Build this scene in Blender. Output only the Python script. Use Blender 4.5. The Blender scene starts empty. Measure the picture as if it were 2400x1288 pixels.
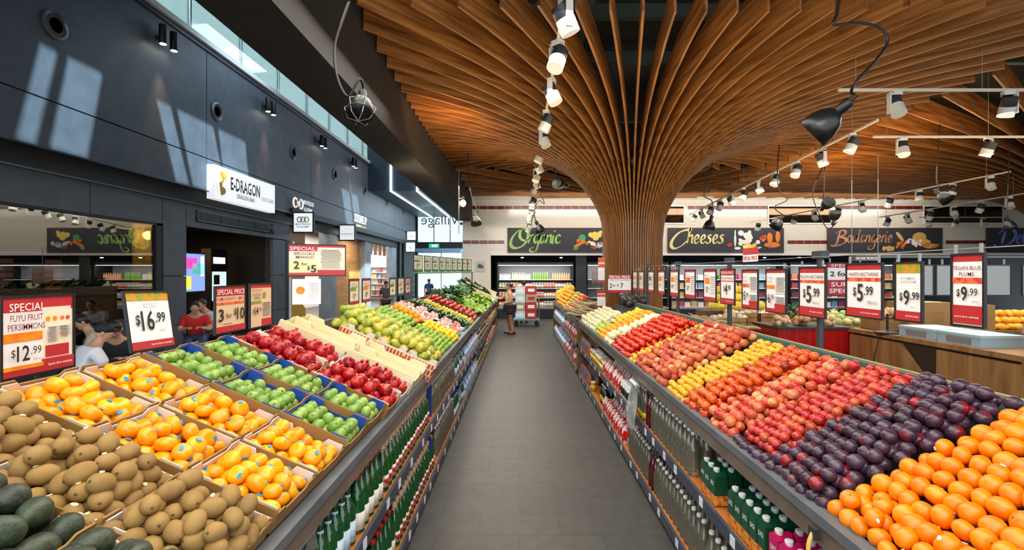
import bpy, bmesh, math, random
from mathutils import Vector, Matrix, Euler
R = random.Random(7)
PI = math.pi
S = bpy.context.scene
COL = S.collection
# ---------------------------------------------------------------- camera, sky, sun, exposure
F = 1170.0          # focal length in pixels of the 2400 px wide frame
EYE = 1.95
cam_d = bpy.data.cameras.new('camera'); cam = bpy.data.objects.new('camera', cam_d); COL.objects.link(cam)
cam.location = (0, 0, EYE); cam.rotation_euler = (PI / 2, 0, 0)
cam_d.sensor_width = 36.0; cam_d.lens = 36.0 * F / 2400; cam_d.shift_x = -18 / 2400; cam_d.shift_y = -4 / 2400
cam_d.clip_start = 0.05; cam_d.clip_end = 200
S.camera = cam
S.view_settings.view_transform = 'Standard'; S.view_settings.look = 'None'; S.view_settings.gamma = 1.0
S.view_settings.exposure = 0.45
W = bpy.data.worlds.new('sky'); S.world = W; W.use_nodes = True
bg = W.node_tree.nodes['Background']; bg.inputs[0].default_value = (0.80, 0.90, 1.0, 1); bg.inputs[1].default_value = 1.5
cy = S.cycles
cy.max_bounces = 5; cy.diffuse_bounces = 3; cy.glossy_bounces = 3; cy.transmission_bounces = 4; cy.transparent_max_bounces = 8
cy.caustics_reflective = False; cy.caustics_refractive = False; cy.sample_clamp_indirect = 4.0
cy.use_adaptive_sampling = True; cy.adaptive_threshold = 0.03

def lamp(kind, loc, target, power, color, name, **kw):
    d = bpy.data.lights.new(name, kind); o = bpy.data.objects.new(name, d); COL.objects.link(o)
    o.location = loc; d.energy = power; d.color = color
    v = Vector(target) - Vector(loc)
    o.rotation_euler = v.to_track_quat('-Z', 'Y').to_euler()
    for k, x in kw.items(): setattr(d, k, x)
    return o
WARM = (1.0, 0.86, 0.68); NEUT = (1.0, 0.93, 0.83); COOL = (0.62, 0.82, 1.0); AMB = (1.0, 0.55, 0.2)
SUN_D = Vector((-1.0, 0.56, -1.4))
lamp('SUN', (0, 0, 30), Vector((0, 0, 30)) + SUN_D, 11.0, (0.72, 0.88, 1.0), 'sun', angle=0.012)
# unseen area lamps: broad light standing for the ceiling lamp rows, plus added fill
lamp('AREA', (-0.2, 4.2, 4.45), (-0.2, 4.2, 0), 230, NEUT, 'shop_light', shape='RECTANGLE', size=3.4, size_y=7.0)
lamp('AREA', (-0.6, 14.6, 4.1), (-0.6, 14.6, 0), 290, NEUT, 'shop_light', shape='RECTANGLE', size=2.2, size_y=8.5)
lamp('AREA', (8.3, 10.5, 4.2), (8.3, 10.5, 0), 420, NEUT, 'shop_light', shape='RECTANGLE', size=6.0, size_y=10.0)
lamp('AREA', (0.0, -0.6, 4.4), (0.0, 1.8, 0.9), 130, NEUT, 'shop_light', shape='RECTANGLE', size=5.0, size_y=2.5)
lamp('AREA', (-5.0, 32.0, 6.1), (-6.0, 31.0, 0), 800, COOL, 'mall_fill', shape='RECTANGLE', size=3.4, size_y=10.0)  # added cool fill, this one and the next, brightening the mall wall
lamp('AREA', (-5.2, 14.0, 8.0), (-5.8, 14.0, 0), 220, COOL, 'mall_fill', shape='RECTANGLE', size=3.0, size_y=12.0)
lamp('AREA', (-9.4, 18.0, 9.6), (-9.4, 18.0, 0), 850, (0.8, 0.97, 1.0), 'gallery_fill', shape='RECTANGLE', size=1.6, size_y=36.0)  # added area fill so the gallery behind the glass looks bright
lamp('AREA', (8.0, 19.2, 4.75), (8.0, 21.0, 3.7), 190, NEUT, 'tile_wall_fill', shape='RECTANGLE', size=17.0, size_y=.3)  # added strip of fill light brightening the tiled wall
# warm unseen fill lamps added below the tracks to brighten the boarded ceiling
lamp('AREA', (1.6, 6.6, 3.3), (1.7, 7.2, 6), 72, (1.0, .78, .5), 'canopy_fill', shape='RECTANGLE', size=5.5, size_y=3.5)
lamp('AREA', (0.2, 11.8, 3.6), (0.4, 12.0, 6), 52, (1.0, .78, .5), 'canopy_fill', shape='RECTANGLE', size=2.5, size_y=6)
lamp('AREA', (8.2, 11.0, 3.5), (8.2, 11.4, 6), 150, (1.0, .78, .5), 'canopy_fill', shape='RECTANGLE', size=6, size_y=7)

# ---------------------------------------------------------------- materials
MATS = {}
def lin(c):
    if isinstance(c, str):
        c = [int(c[i:i + 2], 16) / 255 for i in (0, 2, 4)]
        c = [x / 12.92 if x <= .04045 else ((x + .055) / 1.055) ** 2.4 for x in c]
    return (c[0], c[1], c[2], 1)
def mat(name, col, rough=.6, metal=0, emit=0, noise=None, bump=0, spec=.5, bscale=None, stretch=None, coat=0, ecol=None):
    """principled; noise=(colour2, scale[, contrast]) mottles the colour"""
    if name in MATS: return MATS[name]
    m = bpy.data.materials.new(name); m.use_nodes = True; nt = m.node_tree; b = nt.nodes['Principled BSDF']
    b.inputs['Base Color'].default_value = lin(col); b.inputs['Roughness'].default_value = rough
    b.inputs['Metallic'].default_value = metal; b.inputs['Specular IOR Level'].default_value = spec
    b.inputs['Coat Weight'].default_value = coat
    if emit:
        b.inputs['Emission Color'].default_value = lin(ecol or col); b.inputs['Emission Strength'].default_value = emit
    if noise or bump:
        tc = nt.nodes.new('ShaderNodeTexCoord'); n = nt.nodes.new('ShaderNodeTexNoise')
        n.inputs['Detail'].default_value = 4
        src = tc.outputs['Object']
        if stretch:
            mp = nt.nodes.new('ShaderNodeMapping'); mp.inputs['Scale'].default_value = stretch
            nt.links.new(src, mp.inputs[0]); src = mp.outputs[0]
        nt.links.new(src, n.inputs['Vector']); n.inputs['Scale'].default_value = noise[1] if noise else (bscale or 20)
        if noise:
            r = nt.nodes.new('ShaderNodeValToRGB'); k = noise[2] if len(noise) > 2 else .2
            r.color_ramp.elements[0].position = .5 - k; r.color_ramp.elements[1].position = .5 + k
            r.color_ramp.elements[0].color = lin(col); r.color_ramp.elements[1].color = lin(noise[0])
            nt.links.new(n.outputs['Fac'], r.inputs[0]); nt.links.new(r.outputs[0], b.inputs['Base Color'])
        if bump:
            n2 = n
            if bscale and noise:
                n2 = nt.nodes.new('ShaderNodeTexNoise'); n2.inputs['Scale'].default_value = bscale; nt.links.new(src, n2.inputs['Vector'])
            bp = nt.nodes.new('ShaderNodeBump'); bp.inputs['Strength'].default_value = bump; bp.inputs['Distance'].default_value = .02
            nt.links.new(n2.outputs['Fac'], bp.inputs['Height']); nt.links.new(bp.outputs[0], b.inputs['Normal'])
    MATS[name] = m
    return m
def skin_mat(name, cols, rough=.3, scale=9, blush=None, k=.18, speck=None, bump=0):
    """fruit skin: each fruit its own tint between cols[0] and cols[1], mottled with blush"""
    if name in MATS: return MATS[name]
    m = bpy.data.materials.new(name); m.use_nodes = True; nt = m.node_tree; b = nt.nodes['Principled BSDF']
    oi = nt.nodes.new('ShaderNodeObjectInfo'); r = nt.nodes.new('ShaderNodeValToRGB')
    while len(r.color_ramp.elements) < len(cols): r.color_ramp.elements.new(.5)
    for i, c in enumerate(cols):
        e = r.color_ramp.elements[i]; e.position = i / max(1, len(cols) - 1); e.color = lin(c)
    nt.links.new(oi.outputs['Random'], r.inputs[0]); out = r.outputs[0]
    tc = nt.nodes.new('ShaderNodeTexCoord')
    def mix(out, col, scale, lo, hi, off):
        n = nt.nodes.new('ShaderNodeTexNoise'); n.noise_dimensions = '4D'; n.inputs['Scale'].default_value = scale; n.inputs['Detail'].default_value = 2
        nt.links.new(tc.outputs['Object'], n.inputs['Vector'])
        w = nt.nodes.new('ShaderNodeMath'); w.operation = 'MULTIPLY_ADD'; w.inputs[1].default_value = 37; w.inputs[2].default_value = off
        nt.links.new(oi.outputs['Random'], w.inputs[0]); nt.links.new(w.outputs[0], n.inputs['W'])
        rr = nt.nodes.new('ShaderNodeMapRange'); rr.inputs[1].default_value = lo; rr.inputs[2].default_value = hi
        nt.links.new(n.outputs['Fac'], rr.inputs[0])
        mx = nt.nodes.new('ShaderNodeMix'); mx.data_type = 'RGBA'; mx.inputs[7].default_value = lin(col)
        nt.links.new(rr.outputs[0], mx.inputs[0]); nt.links.new(out, mx.inputs[6]); return mx.outputs[2]
    if blush: out = mix(out, blush, scale, .5 - k, .5 + k, 3)
    if speck: out = mix(out, speck[0], speck[1], .56, .66, 11)
    nt.links.new(out, b.inputs['Base Color']); b.inputs['Roughness'].default_value = rough
    if bump:
        n = nt.nodes.new('ShaderNodeTexNoise'); n.inputs['Scale'].default_value = bump; nt.links.new(tc.outputs['Object'], n.inputs['Vector'])
        bp = nt.nodes.new('ShaderNodeBump'); bp.inputs['Strength'].default_value = .5; bp.inputs['Distance'].default_value = .003
        nt.links.new(n.outputs['Fac'], bp.inputs['Height']); nt.links.new(bp.outputs[0], b.inputs['Normal'])
    MATS[name] = m
    return m
def clear_mat(name, tint, gloss=.12, rough=.03, body=0):
    """thin clear glass or film: tinted see-through with mirror sheen; body>0 adds some solid colour"""
    if name in MATS: return MATS[name]
    m = bpy.data.materials.new(name); m.use_nodes = True; nt = m.node_tree; nt.nodes.remove(nt.nodes['Principled BSDF'])
    o = nt.nodes['Material Output']; t = nt.nodes.new('ShaderNodeBsdfTransparent'); t.inputs[0].default_value = lin(tint)
    g = nt.nodes.new('ShaderNodeBsdfGlossy'); g.inputs['Roughness'].default_value = rough
    base = t.outputs[0]
    if body:
        d = nt.nodes.new('ShaderNodeBsdfDiffuse'); d.inputs[0].default_value = lin(tint); mb = nt.nodes.new('ShaderNodeMixShader')
        mb.inputs[0].default_value = body; nt.links.new(base, mb.inputs[1]); nt.links.new(d.outputs[0], mb.inputs[2]); base = mb.outputs[0]
    fr = nt.nodes.new('ShaderNodeLayerWeight'); fr.inputs[0].default_value = .35
    ad = nt.nodes.new('ShaderNodeMath'); ad.operation = 'MULTIPLY_ADD'; ad.inputs[1].default_value = .6; ad.inputs[2].default_value = gloss
    nt.links.new(fr.outputs['Fresnel'], ad.inputs[0]); ad.use_clamp = True
    mx = nt.nodes.new('ShaderNodeMixShader'); nt.links.new(ad.outputs[0], mx.inputs[0])
    nt.links.new(base, mx.inputs[1]); nt.links.new(g.outputs[0], mx.inputs[2]); nt.links.new(mx.outputs[0], o.inputs[0])
    MATS[name] = m
    return m
def wood_mat(name, c1, c2, scale=1.0, rough=.45, uv=False, axis=(1, 1, 1)):
    if name in MATS: return MATS[name]
    m = bpy.data.materials.new(name); m.use_nodes = True; nt = m.node_tree; b = nt.nodes['Principled BSDF']
    tc = nt.nodes.new('ShaderNodeTexCoord'); mp = nt.nodes.new('ShaderNodeMapping'); mp.inputs['Scale'].default_value = axis
    nt.links.new(tc.outputs['UV' if uv else 'Object'], mp.inputs[0])
    n = nt.nodes.new('ShaderNodeTexNoise'); n.inputs['Scale'].default_value = scale; n.inputs['Detail'].default_value = 6; n.inputs['Distortion'].default_value = .6
    nt.links.new(mp.outputs[0], n.inputs['Vector'])
    r = nt.nodes.new('ShaderNodeValToRGB'); e = r.color_ramp.elements
    e[0].position = .32; e[1].position = .68; e[0].color = lin(c1); e[1].color = lin(c2)
    nt.links.new(n.outputs['Fac'], r.inputs[0]); nt.links.new(r.outputs[0], b.inputs['Base Color'])
    b.inputs['Roughness'].default_value = rough
    MATS[name] = m
    return m
def tile_mat(name, c1, c2, mortar, w, h, msize=.01, rough=.3, bump=.3, axes='XY', off=.5, noise=0):
    if name in MATS: return MATS[name]
    m = bpy.data.materials.new(name); m.use_nodes = True; nt = m.node_tree; b = nt.nodes['Principled BSDF']
    tc = nt.nodes.new('ShaderNodeTexCoord'); sp = nt.nodes.new('ShaderNodeSeparateXYZ'); cb = nt.nodes.new('ShaderNodeCombineXYZ')
    nt.links.new(tc.outputs['Object'], sp.inputs[0])
    for i, a in enumerate(axes): nt.links.new(sp.outputs[a], cb.inputs[i])
    t = nt.nodes.new('ShaderNodeTexBrick'); t.offset = off; t.inputs['Scale'].default_value = 1
    t.inputs['Color1'].default_value = lin(c1); t.inputs['Color2'].default_value = lin(c2); t.inputs['Mortar'].default_value = lin(mortar)
    t.inputs['Mortar Size'].default_value = msize; t.inputs['Brick Width'].default_value = w; t.inputs['Row Height'].default_value = h
    t.inputs['Mortar Smooth'].default_value = .1
    nt.links.new(cb.outputs[0], t.inputs['Vector']); out = t.outputs['Color']
    if noise:
        n = nt.nodes.new('ShaderNodeTexNoise'); n.inputs['Scale'].default_value = 9; n.inputs['Detail'].default_value = 8
        nt.links.new(tc.outputs['Object'], n.inputs['Vector'])
        mx = nt.nodes.new('ShaderNodeMix'); mx.data_type = 'RGBA'; mx.blend_type = 'OVERLAY'; mx.inputs[0].default_value = noise
        nt.links.new(out, mx.inputs[6]); nt.links.new(n.outputs['Fac'], mx.inputs[7]); out = mx.outputs[2]
    nt.links.new(out, b.inputs['Base Color']); b.inputs['Roughness'].default_value = rough
    if bump:
        bp = nt.nodes.new('ShaderNodeBump'); bp.inputs['Strength'].default_value = bump; bp.inputs['Distance'].default_value = .004; bp.invert = True
        nt.links.new(t.outputs['Fac'], bp.inputs['Height']); nt.links.new(bp.outputs[0], b.inputs['Normal'])
    MATS[name] = m
    return m

# ---------------------------------------------------------------- mesh helpers
class MB:
    def __init__(s): s.v = []; s.f = []; s.uv = {}
    def add(s, vs, fs, M=None):
        o = len(s.v)
        s.v += [tuple(M @ Vector(p)) if M is not None else tuple(p) for p in vs]
        s.f += [tuple(i + o for i in f) for f in fs]; return s
    def box(s, x0, y0, z0, x1, y1, z1, M=None):
        return s.add([(x0, y0, z0), (x1, y0, z0), (x1, y1, z0), (x0, y1, z0), (x0, y0, z1), (x1, y0, z1), (x1, y1, z1), (x0, y1, z1)],
                     [(0, 3, 2, 1), (4, 5, 6, 7), (0, 1, 5, 4), (1, 2, 6, 5), (2, 3, 7, 6), (3, 0, 4, 7)], M)
    def cbox(s, c, d, M=None): return s.box(c[0] - d[0] / 2, c[1] - d[1] / 2, c[2] - d[2] / 2, c[0] + d[0] / 2, c[1] + d[1] / 2, c[2] + d[2] / 2, M)
    def tube(s, pts, r, n=8, M=None):
        pts = [Vector(p) for p in pts]; rs = r if isinstance(r, (list, tuple)) else [r] * len(pts)
        vs, fs = [], []; up = None
        for i, p in enumerate(pts):
            d = (pts[min(i + 1, len(pts) - 1)] - pts[max(i - 1, 0)])
            d = d.normalized() if d.length > 1e-9 else Vector((0, 0, 1))
            if up is None: up = d.orthogonal().normalized()
            else:
                up = up - d * up.dot(d); up = up.normalized() if up.length > 1e-6 else d.orthogonal().normalized()
            b = d.cross(up)
            for k in range(n):
                a = 2 * PI * k / n; vs.append(p + (up * math.cos(a) + b * math.sin(a)) * rs[i])
        for i in range(len(pts) - 1):
            for k in range(n):
                a, b2 = i * n + k, i * n + (k + 1) % n; fs.append((a, b2, b2 + n, a + n))
        fs.append(tuple(range(n - 1, -1, -1))); fs.append(tuple(range((len(pts) - 1) * n, len(pts) * n)))
        return s.add(vs, fs, M)
    def lathe(s, prof, n=16, M=None, squash=None):
        vs, fs = [], []
        for (r, z) in prof:
            for k in range(n):
                a = 2 * PI * k / n; q = squash(a, r, z) if squash else 1
                vs.append((r * q * math.cos(a), r * q * math.sin(a), z))
        for i in range(len(prof) - 1):
            for k in range(n):
                a, b = i * n + k, i * n + (k + 1) % n; fs.append((a, b, b + n, a + n))
        fs.append(tuple(range(n - 1, -1, -1))); fs.append(tuple(range((len(prof) - 1) * n, len(prof) * n)))
        return s.add(vs, fs, M)
    def ell(s, c, r, nu=12, nv=8, M=None):
        vs, fs = [], []
        for i in range(1, nv):
            t = PI * i / nv
            for k in range(nu):
                a = 2 * PI * k / nu; vs.append((c[0] + r[0] * math.sin(t) * math.cos(a), c[1] + r[1] * math.sin(t) * math.sin(a), c[2] - r[2] * math.cos(t)))
        for i in range(nv - 2):
            for k in range(nu):
                a, b = i * nu + k, i * nu + (k + 1) % nu; fs.append((a, b, b + nu, a + nu))
        b0 = len(vs); vs += [(c[0], c[1], c[2] - r[2]), (c[0], c[1], c[2] + r[2])]
        for k in range(nu):
            fs.append((b0, (k + 1) % nu, k)); o = (nv - 2) * nu; fs.append((b0 + 1, o + k, o + (k + 1) % nu))
        return s.add(vs, fs, M)
    def prism(s, poly, z0, z1, M=None):
        n = len(poly)
        return s.add([(x, y, z0) for x, y in poly] + [(x, y, z1) for x, y in poly],
                     [tuple(range(n - 1, -1, -1)), tuple(range(n, 2 * n))] + [(i, (i + 1) % n, (i + 1) % n + n, i + n) for i in range(n)], M)
    def build(s, name, m, parent=None, smooth=0):
        me = bpy.data.meshes.new(name); me.from_pydata(s.v, [], s.f); me.update()
        if smooth:
            me.shade_smooth()
            if smooth != 2: me.set_sharp_from_angle(angle=.7)
        if s.uv:
            uv = me.uv_layers.new(name='UVMap')
            for l in me.loops: uv.data[l.index].uv = s.uv.get(l.vertex_index, (0, 0))
        for x in (m if isinstance(m, (list, tuple)) else [m]): me.materials.append(x)
        o = bpy.data.objects.new(name, me); COL.objects.link(o)
        if parent is not None: o.parent = parent
        return o
def tag(o, label=None, cat=None, group=None, kind=None):
    if label: o['label'] = label
    if cat: o['category'] = cat
    if group: o['group'] = group
    if kind: o['kind'] = kind
    return o
def thing(name, label, cat, loc=(0, 0, 0), rot=(0, 0, 0), group=None, M=None):
    o = bpy.data.objects.new(name, None); COL.objects.link(o); o.empty_display_size = .05
    if M is not None: o.matrix_world = M
    else: o.location = loc; o.rotation_euler = rot
    return tag(o, label, cat, group)
def struct(name, mb, m, smooth=0): return tag(mb.build(name, m, None, smooth), kind='structure')
def dup(src, loc, rot=(0, 0, 0), label=None, group=None, scale=None):
    r = src.copy(); COL.objects.link(r); r.location = loc; r.rotation_euler = rot
    if scale is not None: r.scale = (scale,) * 3 if not isinstance(scale, tuple) else scale
    if label: r['label'] = label
    if group: r['group'] = group
    for ch in src.children:
        c = ch.copy(); COL.objects.link(c); c.parent = r
        for g in ch.children:
            d = g.copy(); COL.objects.link(d); d.parent = c
    return r
class Proto:
    """first use moves the original, later uses copy it"""
    def __init__(s, o): s.o = o; s.used = False
    def put(s, loc, rot=(0, 0, 0), label=None, group=None, scale=None):
        if s.used: return dup(s.o, loc, rot, label, group, scale)
        s.used = True; o = s.o; o.location = loc; o.rotation_euler = rot
        if scale is not None: o.scale = (scale,) * 3 if not isinstance(scale, tuple) else scale
        tag(o, label, None, group); return o
def at(px, py, Y): return Vector(((px - 1218) / F * Y, Y, EYE - (py - 640) / F * Y))
def wy(px, X=7.9): return F * X / (1218 - px)          # depth on the long mall wall seen at a photo column
def smooth_pts(pts, n=6):
    pts = [Vector(p) for p in pts]; out = []
    for i in range(len(pts) - 1):
        p0, p1, p2, p3 = pts[max(i - 1, 0)], pts[i], pts[i + 1], pts[min(i + 2, len(pts) - 1)]
        for k in range(n):
            t = k / n
            out.append(.5 * ((2 * p1) + (p2 - p0) * t + (2 * p0 - 5 * p1 + 4 * p2 - p3) * t * t + (3 * p1 - p0 - 3 * p2 + p3) * t ** 3))
    return out + [pts[-1]]
ORD = 'first second third fourth fifth sixth seventh eighth ninth tenth eleventh twelfth thirteenth fourteenth fifteenth sixteenth'.split()

# ---------------------------------------------------------------- lettering
_tmp = bpy.data.scenes.new('lettering'); _tc = {}
def glyphs(s, bold=0.0):
    """text as a flat mesh: (verts, faces, width, height) with the origin at its lower left"""
    k = (s, bold)
    if k in _tc: return _tc[k]
    cu = bpy.data.curves.new('t', 'FONT'); cu.body = s; cu.resolution_u = 2; cu.offset = bold; cu.size = 1
    o = bpy.data.objects.new('t', cu); _tmp.collection.objects.link(o); vl = _tmp.view_layers[0]; vl.update()
    me = bpy.data.meshes.new_from_object(o.evaluated_get(vl.depsgraph))
    vs = [(v.co.x, v.co.y) for v in me.vertices]; fs = [tuple(p.vertices) for p in me.polygons]
    bpy.data.objects.remove(o); bpy.data.curves.remove(cu); bpy.data.meshes.remove(me)
    x0 = min(v[0] for v in vs); x1 = max(v[0] for v in vs); y0 = min(v[1] for v in vs); y1 = max(v[1] for v in vs)
    _tc[k] = ([(a - x0, b - y0) for a, b in vs], fs, x1 - x0, y1 - y0); return _tc[k]
def put_text(mb, s, cx, cy, h, w=None, z=0, bold=.012, M=None, mirror=False):
    vs, fs, tw, th = glyphs(s, bold); sy = h / th; sx = w / tw if w else sy * .72
    mb.add([(cx + (a - tw / 2) * sx * (-1 if mirror else 1), cy + (b - th / 2) * sy, z) for a, b in vs], fs, M)
# ---------------------------------------------------------------- the building
M_floor = tile_mat('floor_tile', '403e39', '3a3834', '302f2b', .62, .31, .005, .5, .1, 'XY', .5, .5)
M_dark = mat('dark_panel', '444d55', .55, noise=('505a63', 3), bump=.05, bscale=60)
M_charcoal = mat('charcoal', '17191c', .6)
M_black = mat('black_paint', '0b0b0c', .5)
M_bulk = mat('brown_grey_render', '231f1a', .75, noise=('1c1915', 2.5), bump=.06, bscale=50)
M_ceil = mat('black_ceiling', '0e0f0e', .9)
M_steel = mat('brushed_steel', '9a9c9e', .35, .9)
M_chrome = mat('chrome', 'c9cbcc', .15, 1)
M_white = mat('white_paint', 'e8e6e0', .5)
M_grey = mat('grey_plastic', '8b8d8e', .5)
M_dgrey = mat('dark_grey_metal', '3a3c3f', .45, .3)
M_cream = tile_mat('cream_wall_tile', 'd9d1c2', 'd5cdbe', 'c8bfaf', .62, .11, .004, .16, .2, 'XZ', .5)
M_redtile = mat('red_tile', '7a1f1c', .25, noise=('5e1614', 4))
M_wood = wood_mat('oak_veneer', '8a6238', 'b98b56', 1.2, .45, axis=(6, 6, .8))
M_wood2 = wood_mat('walnut_board', '5e3c1f', '87603a', 1.2, .5, axis=(6, .8, 6))
M_deck = wood_mat('orange_shelf_board', 'a2591f', 'c47a34', 2, .45, axis=(6, .6, 6))
M_glass = clear_mat('clear_glass', 'e9f5f2', .06)
M_gallery = clear_mat('balustrade_glass', 'e4f2f2', .05)
M_winglass = clear_mat('shop_window_glass', 'd9dcd6', .2, .0)

struct('floor', MB().box(-13, -3, -.1, 24, 62, 0), M_floor)
# shop ceiling and bulkhead over the edge of the shop
struct('ceiling', MB().box(-2.0, -3, 6.3, 24, 21.4, 6.45), M_ceil)
struct('wall_bulkhead', MB().box(-2.62, -3, 4.15, -2.0, 21.0, 11.0), M_bulk)
# services glimpsed through the slats
sv = MB()
for y in (4.2, 7.4, 9.0, 12.5, 15.8): sv.box(-1.9, y, 5.75, 20, y + .12, 5.95)
struct('trim_1', sv, mat('service_pipe', '24302b', .6))
sv = MB()
for x in (.9, 3.6, 6.4): sv.tube([(x, -2, 5.6), (x, 21, 5.6)], .13, 8)
struct('trim_2', sv, mat('duct_grey', '2a2f30', .5, .2), 1)
# tiled back wall with the two red tile courses
struct('wall_back', MB().box(-2.4, 21, 2.72, 34, 21.3, 5.2).box(-2.4, 21, 0, -1.22, 21.3, 2.72), M_cream)
struct('wall_right', MB().box(24, -3, 0, 24.3, 21, 6.3), mat('warm_white_wall', 'd8d2c6', .6))
struct('wall_back_upper', MB().box(-2.0, 21.02, 5.2, 24, 21.3, 6.3), M_ceil)
rt = MB()
x = -2.38
while x < 23:
    if not (6.05 < x < 6.9 or 10.4 < x < 13.1 or 16.9 < x < 20.3): rt.box(x, 20.985, 4.64, x + .33, 21.005, 4.78)
    if not (-.65 < x < 11.1 or 12.9 < x < 17.8 or x > 19.5): rt.box(x, 20.985, 3.19, x + .33, 21.005, 3.33)
    x += .35
struct('trim_3', rt, M_redtile)
struct('trim_4', MB().box(-2.4, 20.97, 4.97, 24, 21.0, 4.995).box(-1.22, 20.95, 2.70, 24, 21.0, 2.86), M_white)
# dim room behind the opening in the back wall
struct('wall_rear', MB().box(-1.4, 24.6, 0, 34, 24.8, 3.2).box(-1.4, 21.3, 0, -1.22, 24.6, 3.2), M_charcoal)
struct('ceiling_rear', MB().box(-1.4, 21.3, 2.95, 34, 24.8, 3.1), M_black)
# mirror-dark glazed panels high in the back wall
wn = 0
for (x0, x1) in ((6.1, 6.88), (10.47, 13.05), (17.0, 20.25)):
    wn += 1
    f = MB().box(x0 - .05, 20.955, 4.02, x1 + .05, 20.99, 4.80)
    fr = struct('window_%d' % wn, f, M_white)
    MB().box(x0, 20.945, 4.07, x1, 20.955, 4.75).build('pane', mat('dark_mirror_pane', '4a3a2a', .06, .85), fr)

# ---- the long dark wall of the mall
pan = MB()
ys = [3.0, 6.3, 12.6, 18.9, 25.2, 31.5, 38.0]
for a, b in zip(ys, ys[1:]):
    for z0, z1 in ((4.03, 4.84), (4.865, 7.55)): pan.box(-8.02, a + .012, z0, -7.9, b - .012, z1)
struct('wall_left', pan, M_dark)
struct('wall_left_core', MB().box(-8.3, 3, 3.64, -8.03, 38, 7.6), M_charcoal)
fa = MB()
for a, b in ((3.0, 6.1), (6.1, 9.2), (9.2, 11.07), (11.07, 11.85)): fa.box(-8.05, a + .01, 3.05, -7.92, b - .01, 3.62)
fa.box(-8.05, 11.86, 3.62, -7.92, 17.2, 3.66).box(-8.05, 11.86, 3.08, -7.92, 12.2, 3.62).box(-8.05, 12.2, 3.08, -7.92, 16.1, 3.2).box(-8.05, 12.2, 3.5, -7.92, 16.1, 3.62).box(-8.05, 16.1, 3.08, -7.92, 17.2, 3.62)
for z0, z1 in ((0, .75), (.765, 1.88), (1.895, 3.05)):
    fa.box(-8.05, 11.1, z0, -7.92, 11.86, z1).box(-8.05, 16.05, z0, -7.92, 16.85, z1)
struct('wall_storefront', fa, mat('slate_panel', '434a53', .5, noise=('4d555f', 3), bump=.05, bscale=60))
struct('wall_pier', MB().box(-8.15, 11.05, 0, -8.05, 11.9, 3.1).box(-8.15, 16.0, 0, -8.05, 16.9, 3.1), M_charcoal)
struct('trim_5', MB().box(-8.03, 3, 4.0, -7.84, 17.2, 4.03).box(-8.03, 3, 3.62, -7.84, 17.2, 3.65), mat('ledge_metal', '5d6b76', .3, .6))
struct('trim_6', MB().box(-8.04, 17.2, 3.98, -7.82, 34, 4.2), M_charcoal)
struct('trim_7', MB().box(-8.05, 16.86, 0, -7.93, 17.2, 3.62).box(-8.1, 32.9, 0, -7.9, 33.4, 4.0).box(-8.1, 34.1, 0, -7.9, 34.5, 4.2).box(-8.1, 34.5, 0, -7.9, 38, 4.03), M_charcoal)
# shop window to the left: sill, frame, glass
struct('wall_sill', MB().box(-8.05, 3, 0, -7.92, 11.08, .55), mat('slate_sill', '2f343b', .5))
wf = struct('window_4', MB().box(-8.02, 3, 3.0, -7.93, 11.08, 3.05).box(-8.02, 10.9, .55, -7.93, 11.08, 3.05).box(-8.0, 3, .55, -7.93, 11.0, .62), M_charcoal)
MB().box(-7.985, 3, .62, -7.975, 10.9, 3.0).build('pane', M_winglass, wf)
# shops behind the long wall
struct('wall_shop', MB().box(-12.2, 3, 0, -12, 17, 3.3).box(-12, 16.95, 0, -8.1, 17.15, 4.2), mat('cafe_wall', '1d1a17', .7))
struct('wall_cafe', MB().box(-11.98, 3, 0, -11.9, 9.4, 3.2), mat('cafe_wall_brown', '5e4c3a', .7, noise=('4a3b2c', 1.5)))
struct('ceiling_shop', MB().box(-12.2, 3, 3.25, -8.06, 17, 3.4).box(-12.2, 17, 4.2, -8.06, 37.95, 4.3), mat('cafe_ceiling', '2a2622', .8))
struct('wall_shop_rear', MB().box(-12.2, 17.1, 0, -12, 37.95, 4.2).box(-12, 37.85, 0, -8.1, 37.95, 4.2), mat('pale_shop_wall', 'd8d2c8', .6))
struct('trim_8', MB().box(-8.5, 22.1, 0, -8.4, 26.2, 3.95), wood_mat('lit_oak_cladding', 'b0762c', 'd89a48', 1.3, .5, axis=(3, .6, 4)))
struct('trim_9', MB().box(-8.45, 21.0, 0, -8.1, 22.1, 3.95).box(-8.45, 26.2, 0, -8.1, 27.2, 3.95).box(-8.45, 31.6, 0, -8.1, 32.9, 3.95), mat('grey_stone', '9aa0a6', .6, noise=('7d858c', 2)))
struct('trim_10', MB().box(-8.4, 33.4, 0, -8.2, 34.1, 4.0), M_wood2)
for k, y in enumerate((7.5, 14.0)):
    lamp('AREA', (-10, y, 3.15), (-10, y, 0), 45, AMB, 'cafe_light', size=1.5)
lamp('AREA', (-10, 24.3, 4.1), (-10, 24.3, 0), 500, NEUT, 'boutique_light', shape='RECTANGLE', size=2.5, size_y=10)
lamp('AREA', (-10, 33.5, 4.1), (-10, 33.5, 0), 420, (1, .98, .95), 'boutique_light', shape='RECTANGLE', size=2.5, size_y=6)
lamp('AREA', (-8.25, 24.1, 3.9), (-8.45, 24.1, 0), 130, WARM, 'cladding_light', shape='RECTANGLE', size=.1, size_y=3.6)
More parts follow.
